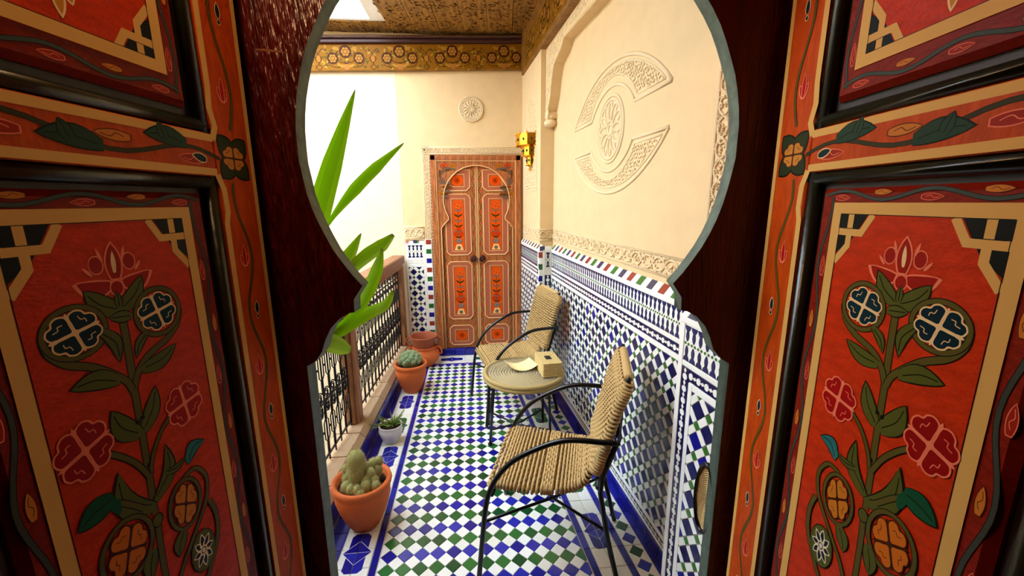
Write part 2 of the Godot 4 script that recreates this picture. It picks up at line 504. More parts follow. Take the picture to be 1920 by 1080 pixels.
func floor_tiles():
	var fl: Node3D = get_node("floor_002")
	var id := Transform3D(FXZ, Vector3.ZERO)
	# the field: coloured squares on their corners in rows of blue and of green, white between
	var dia := P([-TX * 0.5 + 0.001, 0, 0, -TZ * 0.5 + 0.001, TX * 0.5 - 0.001, 0, 0, TZ * 0.5 - 0.001])
	var kk := MB.new()
	kk.prism(dia, Transform3D(FXZ, Vector3.ZERO), -0.004, 0.0, 0.0011)
	var dm := kk.mesh()
	var far := {}
	var field := PackedVector2Array([Vector2(-0.432, 1.12), Vector2(field_x(-1.12), 1.12), Vector2(field_x(-3.735), 3.735), Vector2(-0.432, 3.735)])
	var made := {"white_tile": 0, "coloured_tile": 0}
	for row in range(-6, 31):
		for half in 2:
			for i in range(-1, 15):
				var c := Vector2(-0.395 + TX * (i - 0.5 * half), 1.5635 + TZ * (row + 0.5 * half))
				var n := "white_tile" if half else "coloured_tile"
				var m: Material = M["white%d" % pick([0, 0, 0, 1, 1, 2, 3])] if half else M[("blue%d" if row % 2 == 0 else "green%d") % (rng.randi() % 4)]
				var own := PackedVector2Array()
				for p in dia: own.append(p + c)
				var cut := Geometry2D.intersect_polygons(own, field)
				if cut.is_empty(): continue
				var whole: bool = cut[0].size() == 4 and c.x + TX * 0.5 < field_x(-c.y - 0.04) and c.x > -0.42
				var seen: bool = c.y > 1.33 and made[n] < 298
				if seen:
					made[n] += 1
					if whole: part(fl, n, dm, m, Transform3D(Basis.IDENTITY, Vector3(c.x, (rng.randf() - 0.5) * 0.0006, -c.y)))
					else: tile(fl, n, cut[0], m, id)
				else:
					if not far.has(m): far[m] = MB.new()
					far[m].prism(cut[0], id, -0.004, 0.0, 0.0011)
	for m in far: part(fl, "small_tile", far[m].mesh(), m, Transform3D.IDENTITY, true)
	# blue strips: beside the field on the left and twice along the right
	var z := -1.12
	var i := 0
	while z > -3.73:
		var z1 := maxf(z - 0.099, -3.765)
		tile(fl, "blue_strip_tile", P([-0.466, -z, -0.438, -z, -0.438, -z1 - 0.002, -0.466, -z1 - 0.002]), M["blue%d" % (i % 3)], id)
		for e in [[0.006, 0.034], [0.160, 0.188]]:
			tile(fl, "blue_strip_tile", P([field_x(z) + e[0], -z, field_x(z) + e[1], -z, field_x(z1) + e[1], -z1 - 0.002, field_x(z1) + e[0], -z1 - 0.002]), M["blue%d" % ((i + 1) % 3)], id)
		# outer blue bands against the kerb and the right wall
		tile(fl, "blue_border_tile", P([fold_x(z) + 0.002, -z, -0.612, -z, -0.612, -z1 - 0.002, fold_x(z1) + 0.002, -z1 - 0.002]), M["blue%d" % ((i * 2 + 1) % 3)], id)
		tile(fl, "blue_border_tile", P([field_x(z) + 0.272, -z, wall_x(z) - 0.004, -z, wall_x(z1) - 0.004, -z1 - 0.002, field_x(z1) + 0.272, -z1 - 0.002]), M["blue%d" % ((i * 2) % 3)], id)
		# white squares under the stars, and the chequered lane by the wall
		tile(fl, "white_border_tile", P([-0.608, -z, -0.540, -z, -0.540, -z1 - 0.002, -0.608, -z1 - 0.002]), M["white%d" % (i % 3)], id, -0.0006)
		tile(fl, "white_border_tile", P([-0.538, -z, -0.470, -z, -0.470, -z1 - 0.002, -0.538, -z1 - 0.002]), M["white%d" % ((i + 1) % 3)], id, -0.0006)
		for e in 2:
			var a0 := 0.036 + 0.061 * e
			tile(fl, "white_border_tile", P([field_x(z) + a0, -z, field_x(z) + a0 + 0.059, -z, field_x(z1) + a0 + 0.059, -z1 - 0.002, field_x(z1) + a0, -z1 - 0.002]), M["white%d" % ((i + e) % 4)], id, -0.0006)
		tile(fl, "white_border_tile", P([field_x(z) + 0.190, -z, field_x(z) + 0.270, -z, field_x(z1) + 0.270, -z1 - 0.002, field_x(z1) + 0.190, -z1 - 0.002]), M["white%d" % ((i + 2) % 4)], id, -0.0006)
		z -= 0.1
		i += 1
	# one row of turned squares, blue and green in turn, in the lane by the right wall
	z = -1.19
	i = 0
	while z > -3.7:
		var x := field_x(z) + 0.230
		part(fl, "coloured_tile", dm, M[("blue%d" if i % 2 else "green%d") % (i % 4)], Transform3D(Basis(Vector3.UP, 0.08), Vector3(x, 0.0008, z)))
		z -= 0.0735
		i += 1
	# stars in the white lanes
	for s in [[-0.539, -1.60, "blue", 0.0], [-0.539, -1.95, "green", 0.0], [-0.539, -2.305, "blue", 0.0], [-0.537, -2.66, "green", 0.0], [-0.537, -3.01, "blue", 0.0], [-0.537, -3.36, "green", 0.0],
			[0.0, -1.25, "green", 0.08], [0.0, -1.62, "blue", 0.08], [0.0, -1.985, "green", 0.08], [0.0, -2.35, "blue", 0.08], [0.0, -2.70, "green", 0.08], [0.0, -3.05, "blue", 0.08], [0.0, -3.4, "green", 0.08]]:
		var x: float = s[0] if s[3] == 0.0 else field_x(s[1]) + 0.097
		var xf := Transform3D(Basis(Vector3.UP, s[3]) * FXZ, Vector3(x, 0, s[1]))
		var a := 0.063 if s[3] == 0.0 else 0.056
		var quart := P([0.001, 0.001, a - 0.002, 0.001, 0.001, a - 0.002])
		for q in 4:
			var pol := PackedVector2Array()
			for p in quart: pol.append(p.rotated(PI * 0.5 * q))
			tile(fl, "star_tile", pol, M[s[2] + str((q * 3 + 1) % 4)], xf, 0.0008)
		for q in [1.0, -1.0]:
			var pol := P([-0.042, (a - 0.040) * q, -0.001, (a + 0.001) * q, -0.001, 0.106 * q, -0.026, 0.106 * q, -0.042, 0.090 * q])
			tile(fl, "star_tile", pol, M[s[2] + "0"], xf, 0.0008)
			for v in pol.size(): pol[v].x = -pol[v].x
			tile(fl, "star_tile", pol, M[s[2] + "2"], xf, 0.0008)
	# the band across the far end
	var xe := wall_x(-3.95)
	i = 0
	var x := -0.6
	while x < xe:
		var x1 := minf(x + 0.098, xe)
		tile(fl, "blue_strip_tile", rect(x, 3.737, x1, 3.763), M["blue%d" % (i % 3)], id)
		if x < 0.38:
			tile(fl, "white_border_tile", rect(x, 3.766, x1, 3.868), M["white%d" % (i % 3)], id, -0.0006)
			tile(fl, "white_border_tile", rect(x, 3.870, x1, 3.965), M["white%d" % ((i + 1) % 3)], id, -0.0006)
		x += 0.1
		i += 1
	for s in [[-0.23, "blue"], [0.1, "green"]]:
		var xf := Transform3D(FXZ, Vector3(s[0], 0, -3.867))
		for q in 4:
			var pol := PackedVector2Array()
			for p in P([0.001, 0.001, 0.058, 0.001, 0.001, 0.058]): pol.append(p.rotated(PI * 0.5 * q))
			tile(fl, "star_tile", pol, M[s[1] + str(q)], xf, 0.0008)
		for q in [1.0, -1.0]:
			tile(fl, "star_tile", P([0.024 * q, -0.037, 0.062 * q, 0.0, 0.024 * q, 0.037, 0.104 * q, 0.03, 0.104 * q, -0.03]), M[s[1] + "1"], xf, 0.0008)
	# kerb under the railing: blue tiles on its face, worn stone on top
	var ks := thing("trim_1", "low worn stone kerb under the balcony railing", "", Transform3D.IDENTITY, "", "structure")
	for e in 24:
		var kerb := MB.new()
		var z0 := -1.14 - e * 0.12
		var z1 := z0 - 0.119
		var jig := (rng.randf() - 0.5) * 0.008
		var a0 := fold_x(z0) - 0.004
		var a1 := fold_x(z1) - 0.004
		var b0 := rail_x(z0) - 0.12
		var b1 := rail_x(z1) - 0.12
		var h := 0.150 + jig
		var q0 := [Vector3(a0, 0.0, z0), Vector3(a0, h - 0.03, z0), Vector3(a0 - 0.03, h, z0), Vector3(b0 + 0.02, h, z0), Vector3(b0, h - 0.02, z0), Vector3(b0, 0.0, z0)]
		var q1 := [Vector3(a1, 0.0, z1), Vector3(a1, h - 0.03, z1), Vector3(a1 - 0.03, h, z1), Vector3(b1 + 0.02, h, z1), Vector3(b1, h - 0.02, z1), Vector3(b1, 0.0, z1)]
		var dirs := [Vector3.RIGHT, Vector3(1, 1, 0), Vector3.UP, Vector3(-1, 1, 0), Vector3.LEFT]
		for d in 5: kerb.quad_to(q0[d], q0[d + 1], q1[d + 1], q1[d], dirs[d])
		for d in range(1, 5):
			kerb.tri_to(q0[0], q0[d], q0[d + 1], Vector3.BACK)
			kerb.tri_to(q1[0], q1[d], q1[d + 1], Vector3.FORWARD)
		part(ks, "kerb_stone", kerb.mesh(), M.kerb_stone)
	z = -1.15
	i = 0
	while z > -3.9:
		var z1 := z - 0.098
		var k := MB.new()
		var a := Vector3(fold_x(z), 0, z)
		var b := Vector3(fold_x(z1), 0, z1)
		var d := (b - a)
		k.prism(rect(0, 0.001, d.length(), 0.108), Transform3D(Basis(d.normalized(), Vector3.UP, d.normalized().cross(Vector3.UP)), a), -0.003, 0.001, 0.001)
		part(ks, "blue_tile", k.mesh(), M["blue%d" % (i % 2)])
		z -= 0.1
		i += 1

func fold_x(z: float) -> float: return -0.672 - 0.03 * (z + 2.3)
func rail_x(z: float) -> float: return -0.72 - 0.05 * (z + 2.85)
func wall_x(z: float) -> float: return 0.874 + 0.078 * z

# ---------- wall tiling, drawn in the xy plane of xf ----------
func put_tile(parent: Node3D, n: String, key: String, poly: PackedVector2Array, m: Material, xf: Transform3D, z1 := 0.001):
	if not meshes.has(key):
		var k := MB.new()
		k.prism(poly, Transform3D.IDENTITY, -0.004, z1, 0.001)
		meshes[key] = k.mesh()
	part(parent, n, meshes[key], m, xf)
func lattice(parent: Node3D, xf: Transform3D, x0: float, y0: float, x1: float, y1: float, cx: float, cy: float, each: int):
	var c := 0.0743
	var w := 0.026
	var rot := Basis(Vector3.BACK, PI * 0.25)
	var region := rect(x0, y0, x1, y1)
	var hb := (c - w) * 0.5 - 0.001
	var shapes := {"blue_tile": rect(-hb, -hb, hb, hb), "white_strip_tile": rect(-hb, -w * 0.5 + 0.001, hb, w * 0.5 - 0.001), "green_tile": rect(-w * 0.42, -w * 0.42, w * 0.42, w * 0.42)}
	var count := {"blue_tile": 0, "white_strip_tile": 0, "green_tile": 0}
	var rest := {}
	var n := int(maxf(x1 - x0, y1 - y0) / c) + 16
	var cells := []
	for i in range(-n, n):
		for j in range(-n, n):
			var p := Vector2(i * c, j * c).rotated(PI * 0.25) + Vector2(cx, cy)
			if p.x > x0 - c and p.x < x1 + c and p.y > y0 - c and p.y < y1 + c: cells.append(p)
	cells.sort_custom(func(a, b): return a.x > b.x)      # the nearest first
	for p in cells:
		for kind in [["blue_tile", Vector2.ZERO, 0.0], ["white_strip_tile", Vector2(0, c * 0.5), 0.0], ["white_strip_tile", Vector2(c * 0.5, 0), PI * 0.5], ["green_tile", Vector2(c * 0.5, c * 0.5), 0.0]]:
			var o: Vector2 = p + kind[1].rotated(PI * 0.25)
			var own := PackedVector2Array()
			for q in shapes[kind[0]]: own.append(q.rotated(PI * 0.25 + kind[2]) + o)
			var cut := Geometry2D.intersect_polygons(own, region)
			if cut.is_empty(): continue
			var whole: bool = own[0].x > x0 and region_has(own, x0, y0, x1, y1)
			var m: Material
			if kind[0] == "blue_tile": m = M[pick(["navy0", "navy1", "navy2", "navy3", "navy2", "blue0", "navy1"])]
			elif kind[0] == "green_tile": m = M.leaf_tile
			else: m = M["white%d" % pick([0, 0, 1, 2])]
			if count[kind[0]] < each:
				count[kind[0]] += 1
				if whole: put_tile(parent, kind[0], "l_" + kind[0], shapes[kind[0]], m, xf * Transform3D(Basis(Vector3.BACK, PI * 0.25 + kind[2]), Vector3(o.x, o.y, (rng.randf() - 0.5) * 0.0008)))
				else:
					var k := MB.new()
					k.prism(cut[0], xf, -0.004, 0.001, 0.001)
					part(parent, kind[0], k.mesh(), m)
			else:
				if not rest.has(m): rest[m] = MB.new()
				rest[m].prism(cut[0], xf, -0.004, 0.001)
	for m in rest: part(parent, "small_tile", rest[m].mesh(), m, Transform3D.IDENTITY, true)
func region_has(q: PackedVector2Array, x0: float, y0: float, x1: float, y1: float) -> bool:
	for p in q:
		if p.x < x0 or p.x > x1 or p.y < y0 or p.y > y1: return false
	return true
func band(parent: Node3D, n: String, m: Material, xf: Transform3D, x0: float, y0: float, x1: float, y1: float, z1 := 0.001, bevel := 0.001):
	var k := MB.new()
	k.prism(rect(x0, y0, x1, y1), xf, -0.006, z1, bevel)
	part(parent, n, k.mesh(), m)
# two rows of blue pawns, one hanging, one standing, on white
func merlons(parent: Node3D, xf: Transform3D, x0: float, x1: float, own := true):
	band(parent, "white_band_tile", M.white1, xf, x0, 0.992, x1, 1.112, -0.001)
	var n := int(round((x1 - x0) / 0.035))
	var d := (x1 - x0) / n
	var half := [0.0158, 0.994, 0.0125, 1.005, 0.0055, 1.013, 0.0075, 1.021, 0.0085, 1.030, 0.0055, 1.040, 0.0, 1.047]
	var pawn := PackedVector2Array()
	for i in range(0, half.size(), 2): pawn.append(Vector2(half[i], half[i + 1] - 1.0525))
	for i in range(half.size() - 4, -1, -2): pawn.append(Vector2(-half[i], half[i + 1] - 1.0525))
	var dots := MB.new()
	var rest := MB.new()
	for i in n:
		for up in [1.0, -1.0]:
			var t := Transform3D(Basis(Vector3.RIGHT, Vector3.UP, Vector3.BACK) if up > 0 else Basis(Vector3.LEFT, Vector3.DOWN, Vector3.BACK), Vector3(x0 + d * (i + 0.5), 1.0525, 0.0))
			if own: put_tile(parent, "blue_tile", "pawn", pawn, M[pick(["navy1", "navy2", "navy3"])], xf * t)
			else: rest.prism(pawn, xf * t, -0.001, 0.0012)
		for e in 2: dots.prism(P([-0.005, 0, 0, -0.005, 0.005, 0, 0, 0.005]), xf * Transform3D(Basis.IDENTITY, Vector3(x0 + d * (i + 0.25 + 0.5 * e), 1.0525, 0)), -0.001, 0.0012)
	if not own: part(parent, "small_tile", rest.mesh(), M.navy1, Transform3D.IDENTITY, true)
	part(parent, "small_green_tile", dots.mesh(), M.leaf_tile, Transform3D.IDENTITY, true)
# white beads on a dark ground; upright when tall
func chain(parent: Node3D, xf: Transform3D, x0: float, y0: float, x1: float, y1: float):
	band(parent, "dark_band_tile", M.navy0, xf, x0, y0, x1, y1, -0.0005)
	var k := MB.new()
	var tall := y1 - y0 > x1 - x0
	var l := (y1 - y0) if tall else (x1 - x0)
	var w := (x1 - x0) if tall else (y1 - y0)
	var n := int(maxf(1, round(l / (w * 1.05))))
	var d := l / n
	for i in n:
		for e in 2:
			var c := Vector2(d * (i + 0.5 * e + 0.25), w * 0.5)
			var q := PackedVector2Array()
			for v in (Art.ell(Vector2.ZERO, d * 0.27, w * 0.30, 0.0, 8) if e == 0 else V([-d * 0.24, 0, 0, -w * 0.16, d * 0.24, 0, 0, w * 0.16])): q.append(v + c)
			if tall:
				for v in q.size(): q[v] = Vector2(q[v].y, q[v].x)
			for v in q.size(): q[v] += Vector2(x0, y0)
			k.prism(q, xf, -0.001, 0.001)
	part(parent, "white_bead_tile", k.mesh(), M.white1, Transform3D.IDENTITY, true)
# tiles of a slanting ledge: one coloured, one white
func ledge(parent: Node3D, xf: Transform3D, x0: float, x1: float, first: int, dir := 1.0):
	var inc := xf * Transform3D(Basis(Vector3.RIGHT, Vector3(0, 0.78, -0.626), Vector3(0, 0.626, 0.78)), Vector3(0, 1.136, 0))
	var x := x1
	var i := first
	while x > x0 + 0.002:
		var a := maxf(x - 0.0478, x0)
		var k := MB.new()
		k.prism(rect(a, 0.0, x - 0.001, 0.046), inc, -0.004, 0.001, 0.001)
		part(parent, "ledge_tile", k.mesh(), [M.slate_tile, M.white0, M.leaf_tile, M.white1, M.red_tile, M.white0][i % 6])
		x -= 0.0485
		i += 1
# carved plaster band: rims, two crossing strands, sprigs between
func carved(parent: Node3D, xf: Transform3D, x0: float, y0: float, x1: float, y1: float, period: float, m: Material):
	var tall := y1 - y0 > x1 - x0
	var l := (y1 - y0) if tall else (x1 - x0)
	var w := (x1 - x0) if tall else (y1 - y0)
	var k := MB.new(true)
	var pt := func(u: float, v: float) -> Vector3: return xf * (Vector3(x0 + v, y0 + u, 0.001) if tall else Vector3(x0 + u, y0 + v, 0.001))
	var nz := xf.basis.z
	for v in [0.004, w * 0.11, w - w * 0.11, w - 0.004]:
		k.tube([pt.call(0.0, v), pt.call(l, v)], w * 0.035, 6, false, 1.0, nz)
	var n := int(l / period * 16.0) + 1
	for ph in [0.0, PI]:
		var p := []
		for i in n + 1:
			var u := l * i / n
			p.append(pt.call(u, w * 0.5 + w * 0.33 * sin(TAU * u / period + ph) * (1.0 + 0.15 * cos(TAU * 2.0 * u / period))))
		k.tube(p, w * 0.05, 6, false, 1.0, nz)
	part(parent, "carved_border", k.mesh(), m)
	var s := MB.new(true)
	var area := l * w
	for i in int(area / (period * period) * 75.0):
		var u := rng.randf() * l
		var v := w * (0.17 + 0.66 * rng.randf())
		s.ball(pt.call(u, v), Vector3(period * 0.05, period * 0.02, 0.006), 5, 3, xf.basis * Basis(Vector3.BACK, rng.randf() * TAU))
	part(parent, "carved_sprig", s.mesh(), m, Transform3D.IDENTITY, true)
func carved_fill(parent: Node3D, xf: Transform3D, poly: Array, cell: float, m: Material, deep := 0.0065):
	var q := PackedVector2Array(poly)
	var lo := q[0]
	var hi := q[0]
	for p in q:
		lo = lo.min(p); hi = hi.max(p)
	var s := MB.new(true)
	var row := 0
	var y := lo.y
	while y < hi.y:
		var x := lo.x + (cell * 0.5 if row % 2 else 0.0)
		while x < hi.x:
			var c := Vector2(x, y) + Vector2(rng.randf() - 0.5, rng.randf() - 0.5) * cell * 0.35
			if Geometry2D.is_point_in_polygon(c, q):
				var an := (PI * 0.25 if (row + int(x / cell)) % 2 else -PI * 0.25) + (rng.randf() - 0.5) * 0.9
				s.ball(xf * Vector3(c.x, c.y, 0.0), Vector3(cell * 0.47, cell * 0.21, deep), 6, 3, xf.basis * Basis(Vector3.BACK, an))
			x += cell
		y += cell * 0.82
		row += 1
	part(parent, "carved_arabesque", s.mesh(), m, Transform3D.IDENTITY, true)
func rim(parent: Node3D, xf: Transform3D, p: Array, r: float, m: Material, closed := true, n := "carved_rim"):
	var k := MB.new(true)
	var q := []
	for v in p: q.append(xf * Vector3(v.x, v.y, 0.0))
	k.tube(q, r, 6, closed, 0.8, xf.basis.z)
	part(parent, n, k.mesh(), m)
# a round carved boss of petals
func boss(parent: Node3D, xf: Transform3D, c: Vector2, r: float, petals: int, m: Material):
	for f in [1.0, 0.88]: rim(parent, xf, Art.ell(c, r * f, r * f, 0.0, 40), r * 0.055, m)
	rim(parent, xf, Art.ell(c, r * 0.16, r * 0.16, 0.0, 16), r * 0.045, m)
	for i in petals:
		var a := TAU * i / petals
		rim(parent, xf, Art.ell(c + Vector2(cos(a), sin(a)) * r * 0.53, r * 0.29, r * 0.40 * PI / petals * 1.25, a, 14), r * 0.045, m, true, "carved_petal")
	var s := MB.new(true)
	for i in petals * 2:
		var a := TAU * (i + 0.5) / (petals * 2)
		var d := Vector2(cos(a), sin(a))
		s.ball(xf * Vector3(c.x + d.x * r * 0.78, c.y + d.y * r * 0.78, 0), Vector3(r * 0.05, r * 0.05, 0.004), 6, 3, xf.basis)
	part(parent, "carved_sprig", s.mesh(), m, Transform3D.IDENTITY, true)

func dado_pilaster(w: Node3D, xf: Transform3D, x0: float, x1: float):
	# narrow tiled panel left of the far door
	band(w, "grout_panel", M.pale_grout, xf, x0, 0.0, x1, 1.13, -0.003)
	band(w, "white_band_tile", M.white0, xf, x0 + 0.002, 0.10, x0 + 0.014, 1.125)
	band(w, "white_band_tile", M.white0, xf, x1 - 0.014, 0.10, x1 - 0.002, 1.125)
	band(w, "white_band_tile", M.white0, xf, x0 + 0.015, 1.114, x1 - 0.015, 1.128)
	merlons(w, xf, x0 + 0.015, x1 - 0.015)
	band(w, "white_band_tile", M.white0, xf, x0 + 0.015, 0.972, x1 - 0.015, 0.990)
	chain(w, xf, x0 + 0.015, 0.930, x1 - 0.015, 0.970)
	band(w, "white_band_tile", M.white0, xf, x0 + 0.015, 0.905, x1 - 0.015, 0.928)
	lattice(w, xf, x0 + 0.016, 0.10, x1 - 0.016, 0.903, (x0 + x1) * 0.5 - 0.026, 0.855, 60)

func far_wall():
	var w: Node3D = get_node("wall_far")
	part(w, "daylight_tint", boxed(Vector3(-1.94, 0.8, -4.0035), Vector3(2.6, 3.7, 0.009)), M.daylit_plaster)  # thin sheet whose paler colour imitates overexposed daylight on the wall's left part
	var xf := Transform3D(Basis.IDENTITY, Vector3(0, 0, -3.985))
	var k := MB.new()
	k.box(Vector3(-0.51, 0.56, -3.995), Vector3(0.245, 1.12, 0.02))
	part(w, "tile_backing", k.mesh(), M.pale_grout)
	dado_pilaster(w, xf, -0.63, -0.455)
	# upright column of coloured tiles beside the door
	var y := 1.162
	var i := 0
	band(w, "grout_panel", M.pale_grout, xf, -0.452, 0.0, -0.385, 1.165, -0.003)
	while y > 0.1:
		var m: Material = [M.red_tile, M.white0, M.green2, M.white1, M.blue0, M.white0][i % 6]
		band(w, "border_tile", m, xf, -0.447 if i % 2 else -0.441, y - (0.043 if i % 2 else 0.046), -0.388 if i % 2 else -0.393, y - 0.001)
		y -= 0.0445
		i += 1
	ledge(w, Transform3D(Basis.IDENTITY, Vector3(0, -0.006, -3.985)), -0.63, -0.455, 1)
	band(w, "ledge_tile", M.slate_tile, Transform3D(Basis.IDENTITY, Vector3(0, 0, -3.984)), -0.56, 1.132, -0.525, 1.160)
	# glazed skirting under the door
	var x := -0.40
	i = 0
	while x < 0.45:
		var kk := MB.new()
		kk.box(Vector3(minf(x + 0.049, 0.43), 0.034, -3.985), Vector3(0.098, 0.07, 0.03), Basis.IDENTITY, 0.004)
		part(w, "skirting_tile", kk.mesh(), M["blue%d" % (i % 3)])
		x += 0.1
		i += 1
	# carved plaster: over the tiled panel, and round the door
	var px := Transform3D(Basis.IDENTITY, Vector3(0, 0, -3.994))
	for e in [[-0.545, 1.225, 0.18, 0.125], [-0.407, 1.585, 0.072, 0.84], [0.02, 1.970, 0.926, 0.07]]:
		part(w, "plaster_border", boxed(Vector3(e[0], e[1], -3.996), Vector3(e[2], e[3], 0.012)), M.stucco)
	carved(w, Transform3D(Basis.IDENTITY, Vector3(0, 0, -3.990)), -0.63, 1.172, -0.458, 1.285, 0.11, M.stucco)
	carved(w, Transform3D(Basis.IDENTITY, Vector3(0, 0, -3.990)), -0.441, 1.172, -0.374, 1.99, 0.075, M.stucco)
	carved(w, Transform3D(Basis.IDENTITY, Vector3(0, 0, -3.990)), -0.44, 1.938, 0.48, 2.004, 0.075, M.stucco)
	# rosette high on the wall
	k = MB.new(true)
	k.lathe([Vector2(0.112, -0.006), Vector2(0.112, 0.004), Vector2(0.104, 0.010), Vector2(0.0, 0.010)], 40)
	var rs := part(w, "plaster_rosette", k.mesh(), M.stucco, Transform3D(Basis(Vector3.RIGHT, PI * 0.5), Vector3(0.017, 2.328, -4.0)))
	rs.set_meta("label", "round carved plaster rosette high on the far wall")
	boss(w, Transform3D(Basis.IDENTITY, Vector3(0, 0, -3.988)), Vector2(0.017, 2.328), 0.105, 14, M.stucco)
	# painted board under the ceiling, hung a little out of level
	var tilt := Transform3D(Basis(Vector3.BACK, 0.027), Vector3(0.49, 2.655, -3.97))
	k = MB.new()
	k.box(Vector3(-1.85, 0.105, -0.005), Vector3(3.7, 0.21, 0.04), Basis.IDENTITY, 0.004)
	var fz := part(w, "frieze_board", k.mesh(), M.frieze_wood, tilt)
	k = MB.new()
	k.box(Vector3(-1.85, 0.225, 0.01), Vector3(3.7, 0.03, 0.07), Basis.IDENTITY, 0.006)
	k.box(Vector3(-1.85, 0.252, 0.02), Vector3(3.7, 0.024, 0.09), Basis.IDENTITY, 0.006)
	part(w, "cornice", k.mesh(), M.cornice, tilt)
	k = MB.new(true)
	for e in 150: k.ball(Vector3(-0.01 - e * 0.0145, 0.252, 0.066), Vector3(0.005, 0.005, 0.004), 5, 3)
	part(w, "cornice_bead", k.mesh(), M.frieze_wood, tilt, true)
	var a := Art.new()
	a.xf = Transform3D(Basis.IDENTITY, Vector3(0, 0, 0.0152))
	for e in 8: frieze_unit(a, -0.17 - e * 0.45)
	part(fz, "painted_garland", a.mesh(), M.paint)

func frieze_unit(a: Art, x: float):
	a.z = 0.0004
	var ink := Color(0.27, 0.14, 0.05)
	var pale := Color(0.62, 0.43, 0.15)
	var rose := Color(0.60, 0.38, 0.18)
	var olive := Color(0.33, 0.27, 0.08)
	a.blob(rect(x - 0.225, 0.004, x + 0.225, 0.206), Color(0.50, 0.32, 0.07))
	for e in 80:
		var p := Vector2(x - 0.21 + rng.randf() * 0.42, 0.018 + rng.randf() * 0.17)
		a.blob(Art.leaf(p, p + Vector2(0.028, 0).rotated(rng.randf() * TAU), 0.013, 0.005), olive if e % 3 else Color(0.62, 0.48, 0.18))
	for f in [[0.0, 0.150, 0.034], [-0.108, 0.098, 0.031], [0.108, 0.098, 0.031]]:
		var c := Vector2(x + f[0], f[1])
		a.blob(Art.ell(c, f[2] * 1.5, f[2] * 1.55), ink)
		for q in 6: a.blob(Art.ell(c + Vector2(f[2] * 0.62, 0).rotated(TAU * q / 6), f[2] * 0.46, f[2] * 0.42, TAU * q / 6, 8), pale)
		a.blob(Art.ell(c, f[2] * 0.62, f[2] * 0.62), rose)
		a.line(Art.ell(c, f[2] * 0.55, f[2] * 0.55), 0.004, ink, true)
		a.blob(Art.ell(c, f[2] * 0.2, f[2] * 0.2, 0.0, 8), pale)
	for s in [-1.0, 1.0]:
		a.line(Art.sm(V([x, 0.06, x + 0.06 * s, 0.075, x + 0.075 * s, 0.13, x + 0.05 * s, 0.17]), 5), 0.006, ink)
		a.line(Art.sm(V([x, 0.06, x + 0.05 * s, 0.03, x + 0.12 * s, 0.035, x + 0.15 * s, 0.07]), 5), 0.005, ink)
		a.blob(Art.leaf(Vector2(x + 0.05 * s, 0.165), Vector2(x + 0.10 * s, 0.185), 0.028), pale)
		a.blob(Art.leaf(Vector2(x + 0.02 * s, 0.03), Vector2(x + 0.07 * s, 0.05), 0.022), pale)
		a.line(Art.sm(V([x + 0.225 * s, 0.006, x + 0.20 * s, 0.03, x + 0.225 * s, 0.055, x + 0.198 * s, 0.095, x + 0.222 * s, 0.13, x + 0.19 * s, 0.17, x + 0.165 * s, 0.15]), 6), 0.005, ink)
	a.blob(P([x - 0.018, 0.008, x + 0.018, 0.008, x + 0.024, 0.045, x - 0.024, 0.045]), rose)
	a.line(V([x - 0.027, 0.047, x + 0.027, 0.047]), 0.006, pale)
	a.blob(Art.ell(Vector2(x + 0.225, 0.095), 0.02, 0.03), Color(0.60, 0.38, 0.12))
	a.line(Art.ell(Vector2(x + 0.225, 0.095), 0.02, 0.03), 0.004, ink, true)

